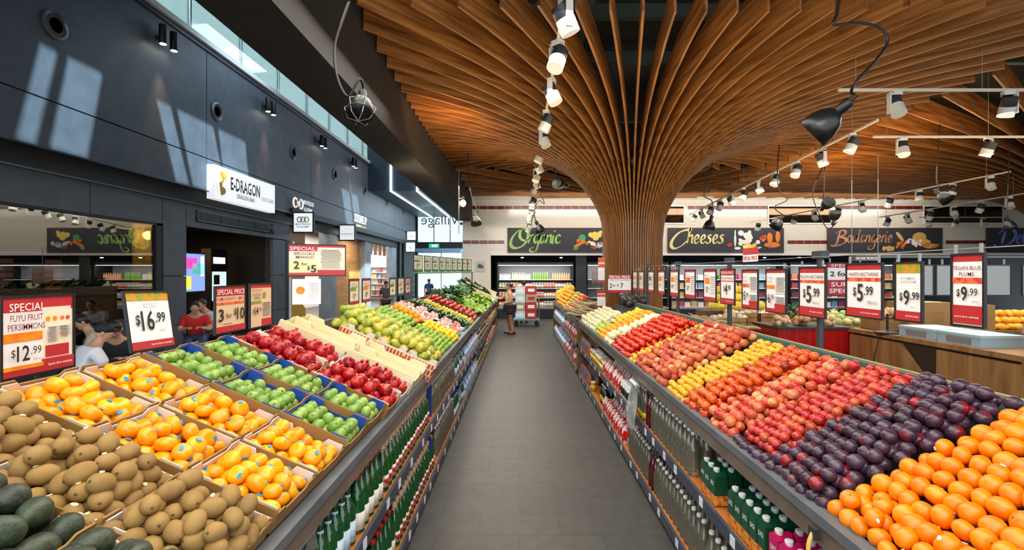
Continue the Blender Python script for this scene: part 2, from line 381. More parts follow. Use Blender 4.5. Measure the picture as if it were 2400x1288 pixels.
# gallery floor above with its lit edge
struct('trim_11', MB().box(-11, 3, 7.55, -7.86, 38, 7.72), M_dgrey)
struct('trim_12', MB().box(-7.86, 3, 7.66, -7.78, 38, 7.78), M_white)
struct('wall_gallery', MB().box(-11, 3, 7.7, -10.8, 38, 11), mat('gallery_wall', 'eef3f2', .6))
gw = MB(); y = 4.0
while y < 37:
    wd = R.uniform(.7, 2.2); gw.box(-10.8, y, 7.75, -10.74, min(y + wd, 37.5), R.uniform(9.2, 10.4)); y += wd + R.uniform(.3, 1.4)
struct('trim_13', gw, mat('gallery_shopfront', '86aeb0', .4, noise=('d4e6e4', .8)))
gb = thing('glass_balustrade', 'pale green glass balustrade along the upper gallery edge above the dark wall', 'balustrade', (-7.83, 3, 7.78))
y = 3.2
MB().tube([(0, 0, 1.12), (0, 35, 1.12)], .025, 8).build('handrail', M_steel, gb, 1)
k = 0
while y < 37.5:
    MB().box(-.008, y - 3, 0, .008, y - 3 + 2.1, 1.08).build('glass_panel', M_gallery, gb)
    MB().box(-.02, y - 3 + 2.11, 0, .02, y - 3 + 2.15, 1.1).build('post', M_steel, gb); y += 2.18
# unseen mall roof; its openings are shaped to throw sun patches on the wall
Zr = 11.0; sx = lambda z: -7.9 + (Zr - z) / 1.4
def shift(z): return .4 * (Zr - z)
zt, zb = 5.72, 3.95; xt, xb = sx(zt), sx(zb)
holes = []      # (y at top edge 0, 1, y at bottom edge 0, 1) on the wall
for (a, b, s) in ((8.23, 8.53, -.42), (8.74, 9.45, -.36), (10.86, 11.3, .66), (11.52, 12.87, .60), (13.09, 14.37, .3), (22.1, 23.1, .8), (23.4, 24.3, .7)):
    holes.append((a - shift(zt), b - shift(zt), a + s - shift(zb), b + s - shift(zb)))
rf = MB().box(-13, -3, Zr, xt, 38.5, Zr + .1)
rf.box(xb, -3, Zr, -2.0, 38.5, Zr + .1)
pa, pb = -3.0, -3.0
for h in holes + [(38.5, 38.5, 38.5, 38.5)]:
    rf.add([(xt, pa, Zr), (xb, pb, Zr), (xb, h[2], Zr), (xt, h[0], Zr)], [(0, 1, 2, 3)]); pa, pb = h[1], h[3]
struct('ceiling_mall', rf, M_charcoal)
struct('wall_mall_end', MB().box(-13, 38.02, 0, -7.9, 38.2, 11).box(-7.9, 38.02, 6.24, -2.0, 38.2, 11).box(-2.0, 21.3, 0, -1.8, 38, 6.3), M_dark)
# dropped ceiling block with its light lines
struct('trim_14', MB().box(-7.9, 26, 6.24, -2.62, 38, 8.6), mat('blue_grey_soffit', '3d4c5c', .5))
for i, xx in enumerate((-6.7, -5.33)):
    o = MB().box(xx - .04, 25.95, 6.2, xx + .04, 26.0, 7.62).box(xx - .04, 25.95, 6.2, xx + .04, 37.8, 6.24).build('light_line', mat('led_white', 'ffffff', .4, emit=9))
    tag(o, 'bent white light line on the blue ceiling block, %s' % ('nearer the shop wall' if i == 0 else 'beside the bulkhead'), 'light')
# glazed end of the mall with the lettering read from behind
ew = struct('window_5', MB().box(-7.9, 37.9, 3.86, -2.0, 38.1, 4.32).box(-7.9, 37.95, 0, -7.75, 38.05, 6.24).box(-2.1, 37.95, 0, -2, 38.05, 6.24)
            .box(-6.55, 37.95, 4.3, -6.5, 38.05, 6.24).box(-5.32, 37.95, 4.3, -5.27, 38.05, 6.24).box(-4.1, 37.95, 4.3, -4.05, 38.05, 6.24), M_charcoal)
MB().box(-7.75, 37.99, 4.32, -2.1, 38.0, 6.24).build('pane', M_glass, ew)
MB().box(-7.9, 37.93, 3.56, -2.0, 38.07, 3.86).build('blue_transom', mat('sky_blue_transom', '8fb2cc', .3), ew)
dr = struct('door_1', MB().box(-7.9, 37.95, 3.5, -2, 38.05, 3.56).box(-6.0, 37.96, 0, -5.94, 38.04, 3.5).box(-4.4, 37.96, 0, -4.34, 38.04, 3.5), M_steel)
MB().box(-7.9, 37.99, 0, -2, 38.0, 3.5).build('pane', M_glass, dr)
t = MB(); M = Matrix.Translation((0, 37.97, 0)) @ Matrix.Rotation(PI / 2, 4, 'X')
vs = 'Village'; put_text(t, vs, -6.05, 5.9, 1.0, 2.9, 0, .0, M, mirror=True); t.ell((-4.45, 37.97, 5.72), (.12, .01, .12), 10, 6)
tag(t.build('window_lettering', mat('grey_lettering', '6d7276', .5)), 'grey window lettering on the bright end glass, read from behind', 'sign')
struct('floor_outside', MB().box(-30, 38.2, -.06, 20, 62, .004), mat('pale_paving', 'cfd3d6', .7))
es = thing('exit_sign', 'small green exit sign hanging before the dark transom of the mall end window', 'sign', (-5.15, 30, 3.6))
MB().box(-.3, -.03, -.12, .3, .03, .12).build('lit_box', mat('exit_green', '1f9a6a', .4, emit=1.2), es)
e = MB(); put_text(e, 'EXIT', .05, 0, .12, .34, 0, .02, Matrix.Translation((0, -.032, 0)) @ Matrix.Rotation(PI / 2, 4, 'X'))
e.build('lettering', mat('exit_white', 'ffffff', .4, emit=2), es); MB().tube([(0, 0, .12), (0, 0, 2.64)], .012, 6).build('rod', M_dgrey, es)

# ---------------------------------------------------------------- timber slat canopies
M_slat = wood_mat('amber_slat', '643b19', 'a46e37', 2.2, .42, uv=True)
PROF = [(.60, 0), (.60, 1.3), (.60, 2.6), (.64, 3.0), (.735, 3.27), (.90, 3.57), (1.16, 3.88), (1.52, 4.16), (2.0, 4.42), (2.6, 4.63), (3.3, 4.80), (4.1, 4.92), (5.0, 5.0), (6.2, 5.05), (8.5, 5.08)]
def prof_at(r):
    for (a, za), (b, zb) in zip(PROF[2:], PROF[3:]):
        if r <= b: return za + (zb - za) * (r - a) / (b - a)
    return PROF[-1][1]
def canopy(cx, cyy, x0, x1, y0, y1, label, n=80, rmin=None, trunk=True, th=.031, flat=0):
    root = thing('slatted_timber_column' if trunk else 'slatted_timber_canopy', label, 'column' if trunk else 'canopy', (cx, cyy, 0))
    for k in range(n):
        a = 2 * PI * (k + .5) / n; c, s = math.cos(a), math.sin(a)
        lim = 99.0
        if c > 1e-6: lim = min(lim, (x1 - cx) / c)
        if c < -1e-6: lim = min(lim, (x0 - cx) / c)
        if s > 1e-6: lim = min(lim, (y1 - cyy) / s)
        if s < -1e-6: lim = min(lim, (y0 - cyy) / s)
        if lim < (rmin or .7) + .25: continue
        pts = []
        for i, (r, z) in enumerate(PROF):
            if rmin and r < rmin: continue
            if r >= lim: break
            pts.append((r, z))
        if rmin: pts = [(rmin, prof_at(rmin))] + pts
        pts.append((lim, prof_at(lim)))
        if flat: pts = [(p[0], max(p[1], flat)) for p in pts]
        pp = [Vector((p[0], p[1], 0)) for p in pts]
        if not rmin: pp = [pp[0], pp[1]] + smooth_pts(pp[2:], 2)
        mb = MB(); L = 0; n2 = len(pp); off = R.uniform(0, 40)
        for i, p in enumerate(pp):
            d = (pp[min(i + 1, n2 - 1)] - pp[max(i - 1, 0)]).normalized()
            nv = Vector((-d.y, d.x))        # up / inward side of the fin
            dep = .13 + .28 * min(1, max(0, (p.x - .62) / 1.0))
            q = Vector((p.x + nv.x * dep, p.y + nv.y * dep))
            if flat: dep = .22
            if p.x > 1.5: q = Vector((p.x, p.y + dep))
            if i: L += (p - pp[i - 1]).length
            for (rr, zz, sd) in ((p.x, p.y, -1), (p.x, p.y, 1), (q.x, q.y, 1), (q.x, q.y, -1)):
                mb.uv[len(mb.v)] = (off + L * .45, (zz if p.x > .7 else rr) * 7 + sd * .3 + off)
                mb.v.append((rr * c - sd * th / 2 * s, rr * s + sd * th / 2 * c, zz))
        for i in range(n2 - 1):
            o = i * 4
            for j in range(4): mb.f.append((o + j, o + (j + 1) % 4, o + 4 + (j + 1) % 4, o + 4 + j))
        mb.f.append((0, 3, 2, 1)); o = (n2 - 1) * 4; mb.f.append((o, o + 1, o + 2, o + 3))
        mb.build('slat', M_slat, root)
    return root
CX, CY = 2.33, 10.3
c1 = canopy(CX, CY, -1.98, 7.3, 5.75, 14.9, 'round slatted timber column flaring into a wide fan of ceiling boards')
c2 = canopy(17.3, 15.5, 7.5, 23.9, 5.75, 20.9, 'second slatted timber column standing to the right beyond the oak counter', n=100)
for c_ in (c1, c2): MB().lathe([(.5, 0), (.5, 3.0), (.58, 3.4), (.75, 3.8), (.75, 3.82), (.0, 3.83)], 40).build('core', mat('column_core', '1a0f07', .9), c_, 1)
canopy(4.3, 20.6, -1.98, 7.4, 15.0, 20.9, 'fan of ceiling boards behind the slatted column, above the green lettered sign', n=40, rmin=.8, trunk=False, flat=5.08)
# ---------------------------------------------------------------- produce displays
LX, LZ, LS = .83, 1.065, .43        # left deck: front edge, height, slope
RX, RZ, RS = 1.13, 1.04, .45
def slope_M(side, t, Y, up=0):
    s = LS if side < 0 else RS; a = math.atan(s)
    M = Matrix.Rotation(a if side < 0 else -a, 4, 'Y')
    x = -(LX + t) if side < 0 else RX + t; z = (LZ if side < 0 else RZ) + s * t
    n = M.to_3x3() @ Vector((0, 0, 1))
    return Matrix.Translation(Vector((x, Y, z)) + n * up) @ M
M_edge = mat('slate_edge', '686c70', .5, .1, noise=('5a5e62', 6))
M_rail = mat('brushed_brown_metal', '8f7c6c', .4, .35, noise=('75655a', 5))
M_strip = mat('price_strip', '3c4150', .4)
M_ticket = mat('white_ticket', 'dfe3ea', .5)
M_back = mat('shelf_back', '33261c', .7)
M_green = mat('green_felt', '3f5f50', .85)
def display(name, label, side, y0, y1, depth, end=True):
    s = side; root = thing(name, label, 'produce stand', (0, (y0 + y1) / 2, 0)); oy = -(y0 + y1) / 2
    X = .785 if s < 0 else 1.09; x0 = LX if s < 0 else RX; z0, sl = (LZ, LS) if s < 0 else (RZ, RS)
    def bx(xa, xb, za, zb, ya=y0, yb=y1, mb=None):
        mb = mb or MB(); lo, hi = sorted((s * xa, s * xb)); return mb.box(lo, ya + oy, za, hi, yb + oy, zb)
    d = depth
    poly = [(s * x0, z0 - .005), (s * (x0 + d), z0 + sl * d - .005), (s * (x0 + d), z0 + sl * d - .05), (s * x0, z0 - .06)]
    MB().add([(x, y0 + oy, z) for x, z in poly] + [(x, y1 + oy, z) for x, z in poly], [(0, 1, 2, 3), (7, 6, 5, 4), (0, 4, 5, 1), (1, 5, 6, 2), (2, 6, 7, 3), (3, 7, 4, 0)]).build('deck', mat('black_mat', '17181a', .8), root)
    bx(X, X + .055, 1.03, 1.07).build('edge_rail', M_edge, root)
    bx(X + .012, X + .04, .95, 1.03).build('rail_face', M_rail, root)
    zb = z0 + sl * d
    if s < 0: bx(x0 + .012, x0 + .05, 1.03, 1.105, 5.2, 9.6).build('teal_liner', mat('teal_liner', '3f7f78', .7, noise=('5a9a90', 8)), root)
    bx(x0 + d, x0 + d + .05, zb - .25, zb + .035).build('back_rim', M_green if s > 0 else M_rail, root)
    if s > 0: bx(x0 + d + .05, x0 + d + .062, zb - .25, zb + .04).build('rim_trim', mat('pale_rim_wood', 'b9a074', .6), root)
    bx(x0 + d - .02, x0 + d + .02, 0, zb - .05).build('rear_panel', M_wood2, root)
    for z in (.60, .10):
        bx(X + .02, X + .52, z - .02, z).build('shelf', M_deck, root)
        bx(X, X + .02, z - .06, z + .012).build('price_strip', M_strip, root)
        y = y0 + .3
        while y < y1 - .1:
            bx(X - .003, X, z - .05, z + .004, y, y + .055).build('price_ticket', M_ticket, root)
            y += R.uniform(.24, .5) * (1 if y < 6 else 1.4)
    bx(X + .03, X + .06, 0, .08).build('kick_board', M_black, root)
    bx(X + .52, X + .54, .08, 1.0).build('shelf_back', M_back, root)
    if end:
        for ya in ((y1 - .03, ) if end == 1 else (y0, y1 - .03)):
            po = [(s * X, 0), (s * (x0 + d + .05), 0), (s * (x0 + d + .05), zb + .03), (s * X, 1.06)]
            m = MB(); m.add([(x, ya + oy, z) for x, z in po] + [(x, ya + .03 + oy, z) for x, z in po], [(0, 1, 2, 3), (7, 6, 5, 4), (0, 4, 5, 1), (1, 5, 6, 2), (2, 6, 7, 3), (3, 7, 4, 0)])
            m.build('end_panel', M_wood2, root)
    return root
display('produce_stand', 'long sloping produce stand left of the aisle, holding boxed fruit', -1, .7, 17.5, .96)
display('produce_stand', 'near sloping produce stand on the right carrying plums and nectarines', 1, .7, 9.35, .82)
display('produce_stand', 'sloping produce stand beyond the timber column, oranges and bananas on it', 1, 9.5, 16.2, .5, 2)

# ---------------------------------------------------------------- fruit
def body(rx, rz, top=0., bot=0., nu=16, nv=10, lump=0., egg=0., sq=0., cleft=0., seed=0, bend=0.):
    """round fruit mesh with dimples, lobes, cleft or egg shape"""
    rr = random.Random(seed); ph = [rr.uniform(0, 6.28) for _ in range(6)]; mb = MB(); vs, fs = [], []
    for i in range(nv + 1):
        t = PI * i / nv; st, ct = math.sin(t), -math.cos(t)
        for k in range(nu):
            a = 2 * PI * k / nu
            q = 1 + lump * (math.sin(3 * a + ph[0] + 2 * t) * .5 + math.sin(2 * a + ph[1]) * .5 + math.sin(4 * t + 2 * a + ph[2]) * .4)
            q += sq * math.cos(4 * a) * st
            if cleft: q -= cleft * math.exp(-((a - PI) / .35) ** 2)
            r = rx * st * q * (1 + egg * ct); z = rz * ct
            e = math.exp(-(st / .45) ** 2)
            if ct > 0: z -= top * rz * e
            else: z += bot * rz * e
            vs.append((r * math.cos(a) + bend * rx * (ct * ct), r * math.sin(a), z))
    for i in range(nv):
        for k in range(nu):
            a, b = i * nu + k, i * nu + (k + 1) % nu; fs.append((a, b, b + nu, a + nu))
    return mb.add(vs, fs)
def star(mb, r, z, n, h=0, w=.5, down=0):
    for k in range(n):
        a = 2 * PI * k / n; b = PI / n * w * 2
        mb.add([(.25 * r * math.cos(a - b), .25 * r * math.sin(a - b), z), (r * math.cos(a), r * math.sin(a), z + h), (.25 * r * math.cos(a + b), .25 * r * math.sin(a + b), z), (.2 * r * math.cos(a), .2 * r * math.sin(a), z + .15 * r - down)],
               [(0, 1, 3), (3, 1, 2), (0, 2, 1)])
    return mb
def sticker(rx, rz, m, r=.011, tilt=.5, az=.6):
    """small oval label lying on the skin"""
    mb = MB(); n = 10
    c = Vector((rx * math.sin(tilt) * math.cos(az), rx * math.sin(tilt) * math.sin(az), rz * math.cos(tilt)))
    nn = Vector((c.x / rx ** 2, c.y / rx ** 2, c.z / rz ** 2)).normalized(); u = nn.orthogonal().normalized(); v = nn.cross(u)
    pts = [c + nn * .0022 + u * r * 1.25 * math.cos(2 * PI * k / n) + v * r * .8 * math.sin(2 * PI * k / n) for k in range(n)]
    base = [p - nn * .003 for p in pts]
    return mb.add(pts + base, [tuple(range(n))] + [(k, k + n, (k + 1) % n + n, (k + 1) % n) for k in range(n)])
K_persim = skin_mat('persimmon_skin', ['f69a06', 'fbab0a', 'fdbb12'], .22, 14, 'f58a05')
K_kiwi = skin_mat('kiwi_skin', ['82602e', '92703a', '70522a'], .75, 30, 'a07e44', .3)
K_avo = skin_mat('avocado_skin', ['1a2418', '262022', '28341f', '1f1a1c'], .45, 60, '36422c', .12, None, 130)
K_guava = skin_mat('guava_skin', ['7c9c3e', '90ac4a', '9eb856'], .35, 22, '648a32', .2)
K_pom = skin_mat('pomegranate_skin', ['a40e12', 'ba1616', 'c82420'], .25, 16, '84081a', .2, ('c84a30', 24))
K_mango = skin_mat('mango_skin', ['8d9c34', 'b7b03a', 'd8b83a', '9aa63c'], .4, 11, '6f8c2c', .15, ('dcae30', 6))
K_mand = skin_mat('mandarin_skin', ['f78203', 'fb9206', 'fa8a04'], .3, 20, 'f27402')
K_plum = skin_mat('plum_skin', ['2a141f', '331722', '3f1a26', '241826'], .22, 14, '4c3a4c', .22, ('8c1418', 7))
K_rplum = skin_mat('red_plum_skin', ['8c0e1c', 'a81a26', 'b82e30', '840e20', 'd08040'], .25, 20, 'c4402c', .1)
K_nect = skin_mat('nectarine_skin', ['7c0c14', 'b01c0e', '900c12', 'd84a12', '640a12'], .2, 13, 'e06018', .12)
K_wnect = skin_mat('pale_nectarine_skin', ['d0402a', 'e89c58', 'c43424', 'f0b878', 'd85a34'], .25, 13, 'b01c1a', .14)
K_apri = skin_mat('yellow_peach_skin', ['d8960c', 'e2a416', 'cf8c0a'], .45, 20, 'e4ae2c')
K_peach = skin_mat('peach_skin', ['d86428', 'c84c28', 'e49a50', 'b03c2c', 'e08038'], .6, 12, '98302a', .18, ('f0b070', 9))
K_tom = skin_mat('tomato_skin', ['ac0806', 'bc0e08', 'c4200e'], .15, 10, 'd03814', .1)
K_orange = skin_mat('orange_skin', ['f58a08', 'f79a10', 'f27c06'], .4, 20, 'f9a51c')
K_green = skin_mat('green_apple_skin', ['8fb024', 'a6c23c', '7c9f20'], .25, 12, 'c2cc58')
K_redapple = skin_mat('red_apple_skin', ['b81c14', 'c8341c', 'd86030'], .25, 10, 'dc9a48', .12)
K_lemon = skin_mat('lemon_skin', ['ecc818', 'f2d52c'], .35, 20, 'e4b810')
K_lime = skin_mat('lime_skin', ['7fa528', '9cb93c', 'b4c454'], .3, 16, '68921f')
K_cream = skin_mat('cream_onion_skin', ['efe6c4', 'f3ecd6', 'e6d9a4'], .5, 12, 'd8cf9a')
M_sblue = mat('blue_sticker', '1d8fc4', .4); M_swhite = mat('white_sticker', 'f0eef2', .4); M_sgreen = mat('green_leafy', '3d6a24', .5)
M_cream2 = mat('cream_sticker', 'efe6b8', .4); M_stem = mat('brown_stem', '4a3520', .8)
FR = {}
def kind(key, name, cat, variants, parts=None):
    FR[key] = (name, cat, [], variants, parts)
def protos(key):
    name, cat, lst, variants, parts = FR[key]
    if not lst:
        for i, (mb, m, pm) in enumerate(variants):
            o = mb.build(name, m, None, 2); tag(o, None, cat)
            for (pn, pmb, pmat) in pm: pmb.build(pn, pmat, o, 0 if pn == 'sticker' else 2)
            lst.append(Proto(o))
    return lst
kind('persimmon', 'persimmon', 'persimmon', [(body(.0365, .0285, .22, .1, 16, 10, .012, 0, .035, 0, i), K_persim, [('sticker', sticker(.0352, .027, M_sblue, .009, .35 + .35 * (i % 3), i * 1.3), M_sblue)] if i != 3 else []) for i in range(5)])
kind('kiwi', 'kiwifruit', 'kiwifruit', [(body(.0285, .039, .06, .05, 14, 10, .02, 0, 0, 0, i), K_kiwi, ([('stem_button', MB().ell((0, 0, .0375), (.004, .004, .0025), 8, 5), mat('kiwi_stem', '5c4526', .8))] + ([('sticker', sticker(.0285, .039, 0, .008, 1.2, i), M_cream2)] if i == 2 else []))) for i in range(4)])
kind('avocado', 'avocado', 'avocado', [(body(.036, .052, 0, 0, 16, 12, .015, -.28, 0, 0, i), K_avo, [('stem_button', MB().ell((0, 0, .0515), (.006, .006, .004), 8, 5), M_stem)]) for i in range(3)])
kind('guava', 'green_guava', 'guava', [(body(.029, .033, .08, .05, 14, 10, .05, -.1, 0, 0, i), K_guava, [('stem_scar', MB().ell((0, 0, .031), (.006, .006, .003), 8, 5), mat('dry_scar', '77703c', .8))]) for i in range(4)])
kind('pomegranate', 'pomegranate', 'pomegranate', [(body(.044, .041, .05, .05, 16, 10, .03, 0, 0, 0, i), K_pom, [('crown', star(MB().lathe([(.011, .036), (.009, .045), (.011, .050), (.008, .049), (.006, .044)], 8), .017, .048, 6, .012, .5), K_pom)]) for i in range(4)])
kind('mango', 'green_mango', 'mango', [(body(.042, .056, 0, .04, 16, 12, .02, -.1, 0, 0, i, .22), K_mango, [('stem_scar', MB().ell((.009, 0, .0555), (.005, .005, .003), 8, 5), M_stem)]) for i in range(5)])
kind('mandarin', 'mandarin', 'mandarin', [(body(.0345, .0305, .16, .1, 16, 10, .015, 0, 0, 0, i), K_mand, [('stem_scar', MB().ell((0, 0, .0262), (.0035, .0035, .002), 8, 5), M_sgreen)] + ([('sticker', sticker(.034, .03, 0, .006, .75, i * 1.7), M_swhite)] if i % 2 else [])) for i in range(5)])
kind('plum', 'dark_plum', 'plum', [(body(.030, .029, .12, .04, 16, 10, .012, 0, 0, .05, i), K_plum, []) for i in range(4)])
kind('redplum', 'red_plum', 'plum', [(body(.0245, .0235, .12, .04, 14, 9, .012, 0, 0, .05, i), K_rplum, []) for i in range(4)])
kind('nectarine', 'red_nectarine', 'nectarine', [(body(.031, .030, .18, .04, 16, 10, .015, 0, 0, .07, i), K_nect, []) for i in range(4)])
kind('wnectarine', 'pale_nectarine', 'nectarine', [(body(.031, .030, .18, .04, 16, 10, .015, 0, 0, .07, i), K_wnect, []) for i in range(4)])
kind('apricot', 'yellow_peach', 'peach', [(body(.0255, .024, .15, .04, 14, 9, .015, 0, 0, .06, i), K_apri, []) for i in range(4)])
kind('peach', 'peach', 'peach', [(body(.035, .033, .16, .04, 16, 10, .02, 0, 0, .07, i), K_peach, []) for i in range(4)])
kind('tomato', 'tomato', 'tomato', [(body(.036, .030, .15, .1, 14, 9, .03, 0, 0, 0, i), K_tom, []) for i in range(4)])
kind('orange', 'orange', 'orange', [(body(.038, .037, .06, .04, 14, 9, .015, 0, 0, 0, i), K_orange, []) for i in range(3)])
for kk, nn, m in (('green', 'green_apple', K_green), ('redapple', 'red_apple', K_redapple)):
    kind(kk, nn, 'apple', [(body(.036, .032, .25, .15, 14, 9, .02, -.06, 0, 0, i), m, [('stem', MB().tube([(0, 0, .02), (.002, 0, .036)], .0015, 5), M_stem)]) for i in range(3)])
kind('lemon', 'lemon', 'lemon', [(body(.027, .037, -.15, -.15, 14, 10, .02, 0, 0, 0, i), K_lemon, []) for i in range(3)])
kind('lime', 'lime', 'lime', [(body(.025, .028, -.06, -.06, 12, 8, .02, 0, 0, 0, i), K_lime, []) for i in range(3)])
kind('pear', 'green_pear', 'pear', [(body(.032, .044, 0, .1, 14, 10, .02, -.25, 0, 0, i), K_lime, [('stem', MB().tube([(0, 0, .04), (.003, 0, .056)], .002, 5), M_stem)]) for i in range(3)])
kind('onion', 'cream_onion', 'onion', [(body(.040, .036, -.2, .05, 14, 9, .02, 0, 0, 0, i), K_cream, []) for i in range(3)])
COUNT = {}
def drop(key, M, label, group, up=None, sc=None):
    ps = protos(key); p = ps[R.randrange(len(ps))]
    e = (M.to_3x3() @ (up or Euler((R.uniform(-.5, .5), R.uniform(-.5, .5), R.uniform(0, 6.28))).to_matrix())).to_euler()
    COUNT[key] = COUNT.get(key, 0) + 1
    return p.put(M.translation, e, label, group, sc or R.uniform(.93, 1.07))
def heap(side, key, y0, y1, t0, t1, d, h, label, group, layers=2, lay=None, base=0., inset=.9, keep=.92, jit=.15, flat=.62, rise=0.):
    """rows of fruit on the slope: full first layer, further layers set into the hollows and drawn in from the edges"""
    for L in range(layers):
        rows = int((t1 - t0) / (d * .9)); o = L * d * .5
        for i in range(rows + 1):
            t = t0 + d * .5 + i * d * .9 + o
            if t > t1 - d * .3 - (L * d * .3): break
            y = y0 + d * .5 + (i % 2) * d * .5 + L * d * inset * .5
            while y < y1 - d * .4 - L * d * .3:
                edge = min(t - t0, t1 - t, y - y0, y1 - y)
                if L == 0 or edge > 2 * d or R.random() < keep:
                    if L < layers - 1 and layers > 1 and edge > d * 2.3 and R.random() < .75: y += d; continue
                    M = slope_M(side, t + R.uniform(-jit, jit) * d, y + R.uniform(-jit, jit) * d, base + h * .5 + L * h * flat * 1.15 + R.uniform(-.08, .14) * h + rise * (t - t0))
                    if lay == 'side':
                        up = Euler((PI / 2 + R.uniform(-.5, .5), R.uniform(-.4, .4), R.uniform(-.9, .9))).to_matrix()
                        up = Matrix.Rotation(R.uniform(-1, 1), 3, 'Z') @ up
                    elif lay == 'wild': up = Euler((R.uniform(0, 3), R.uniform(0, 3), R.uniform(0, 3))).to_matrix()
                    else: up = None
                    drop(key, M, label, group, up)
                y += d
# right stand, from the camera outwards
heap(1, 'mandarin', 1.26, 1.85, .01, .80, .066, .056, 'orange mandarin in the pile at the near end of the right stand', 'mandarins on the right stand', 2, 'wild', rise=.05)
heap(1, 'plum', 1.87, 2.30, .0, .80, .0585, .058, 'dark purple plum in the heap beside the mandarins', 'dark plums on the right stand', 2, rise=.06)
heap(1, 'plum', 2.31, 2.66, .0, .052, .058, .058, 'dark plum in the single row along the front edge before the small red plums', 'dark plums along the front edge', 1)
heap(1, 'redplum', 2.31, 2.66, .06, .80, .048, .047, 'small red plum between the dark plums and the pale nectarines', 'small red plums on the right stand', 2, rise=.03)
heap(1, 'wnectarine', 2.67, 3.03, .0, .79, .0615, .06, 'pale pink and yellow nectarine heaped beside the small red plums', 'pale nectarines on the right stand', 2)
heap(1, 'nectarine', 3.04, 3.42, .0, .79, .0615, .06, 'glossy dark red nectarine heaped beside the yellow peaches', 'red nectarines on the right stand', 2)
heap(1, 'apricot', 3.43, 3.86, .0, .78, .0505, .048, 'small yellow peach between the red nectarines and the blushed peaches', 'small yellow peaches on the right stand', 2)
heap(1, 'peach', 3.87, 4.86, .0, .78, .070, .066, 'blushed orange peach in the wide heap beyond the small yellow peaches', 'blushed peaches on the right stand', 2, rise=.06)
heap(1, 'apricot', 4.87, 5.12, .0, .76, .0505, .048, 'small yellow peach in the narrow strip beside the tomatoes', 'small yellow peaches beside the tomatoes', 2)
heap(1, 'tomato', 5.14, 6.15, .0, .76, .074, .06, 'shiny red tomato heaped beyond the peaches', 'tomatoes on the right stand', 2, rise=.06)
heap(1, 'onion', 6.17, 6.6, .0, .74, .078, .07, 'cream onion heaped beside the tomatoes', 'cream onions beside the tomatoes', 2)
heap(1, 'orange', 6.62, 7.1, .0, .74, .072, .068, 'orange in the strip between the cream onions and the green apples', 'oranges before the timber column', 2)
heap(1, 'green', 7.12, 7.6, .0, .3, .072, .064, 'green apple beside the strip of oranges on the near stand', 'green apples before the timber column', 2)
heap(1, 'lemon', 7.12, 7.6, .3, .74, .066, .06, 'lemon behind the green apples on the near stand', 'lemons before the timber column', 2, 'side')
heap(1, 'onion', 7.62, 9.2, .0, .5, .08, .07, 'cream onion at the far end of the near right stand', 'cream onions at the far end', 2)
heap(1, 'redapple', 10.8, 12.0, .0, .46, .074, .064, 'red apple on the stand beyond the timber column', 'red apples beyond the column', 2, rise=.4)
heap(1, 'green', 12.02, 12.5, .0, .46, .074, .064, 'green apple in the strip between the far red apples and oranges', 'green apples beyond the column', 2, rise=.45)
heap(1, 'orange', 12.52, 15.0, .0, .46, .096, .07, 'orange in the big heap beyond the timber column', 'oranges beyond the column', 2, rise=.5)

# ---------------------------------------------------------------- trays of fruit on the left stand
M_card = mat('brown_cardboard', '9a7442', .8, noise=('86622f', 3)); M_cardw = mat('white_cardboard', 'd9d2c6', .7, noise=('cabfae', 4))
M_blue = mat('blue_cardboard', '164a9c', .5, noise=('123e88', 4)); M_crate = wood_mat('pale_crate_wood', 'd6c596', 'e6d8b0', 2, .6, axis=(1, 5, 5))
def notched(x0, x1, h, notch, drop_):
    """wall outline with a lowered middle"""
    a, b = x0 + (x1 - x0) * (.5 - notch / 2), x0 + (x1 - x0) * (.5 + notch / 2); c = .02
    return [(x0, 0), (x1, 0), (x1, h), (b + c, h), (b, h - drop_), (a, h - drop_), (a - c, h), (x0, h)]
def wall_x(mb, x0, x1, y, th, h, notch, dp):    # wall running along x at y
    mb.prism(notched(x0, x1, h, notch, dp), 0, th, Matrix.Translation((0, y + th / 2, 0)) @ Matrix.Rotation(PI / 2, 4, 'X'))
def wall_y(mb, y0, y1, x, th, h, notch, dp):
    M = Matrix(((0, 0, 1, x - th / 2), (1, 0, 0, 0), (0, 1, 0, 0), (0, 0, 0, 1)))
    mb.prism(notched(y0, y1, h, notch, dp), 0, th, M)
def tray(side, t, Y, lx, ly, h, label, outer, inner, tall=0., name='fruit_tray', cat='tray', group=None):
    M = slope_M(side, t, Y, .003); root = thing(name, label, cat, M=M, group=group)
    a, b = lx / 2 - .004, ly / 2 - .004
    MB().box(-a, -b, 0, a, b, .006).build('base', outer, root)
    o = MB(); wall_x(o, -a, a, -b, .006, h + tall, .0, 0); wall_x(o, -a, a, b, .006, h + tall, .42, .035)
    wall_y(o, -b, b, -a, .006, h + .02, .5, .018); wall_y(o, -b, b, a, .006, h - .01, .5, .015)
    o.build('walls', outer, root)
    if inner:
        o = MB(); wall_x(o, -a + .006, a - .006, -b + .008, .004, h + tall + .004, .38, .03); wall_x(o, -a + .006, a - .006, b - .008, .004, h + tall + .004, .42, .035)
        wall_y(o, -b + .01, b - .01, -a + .008, .004, h + .012, .5, .02)
        o.build('liner', inner, root)
    return M, a, b
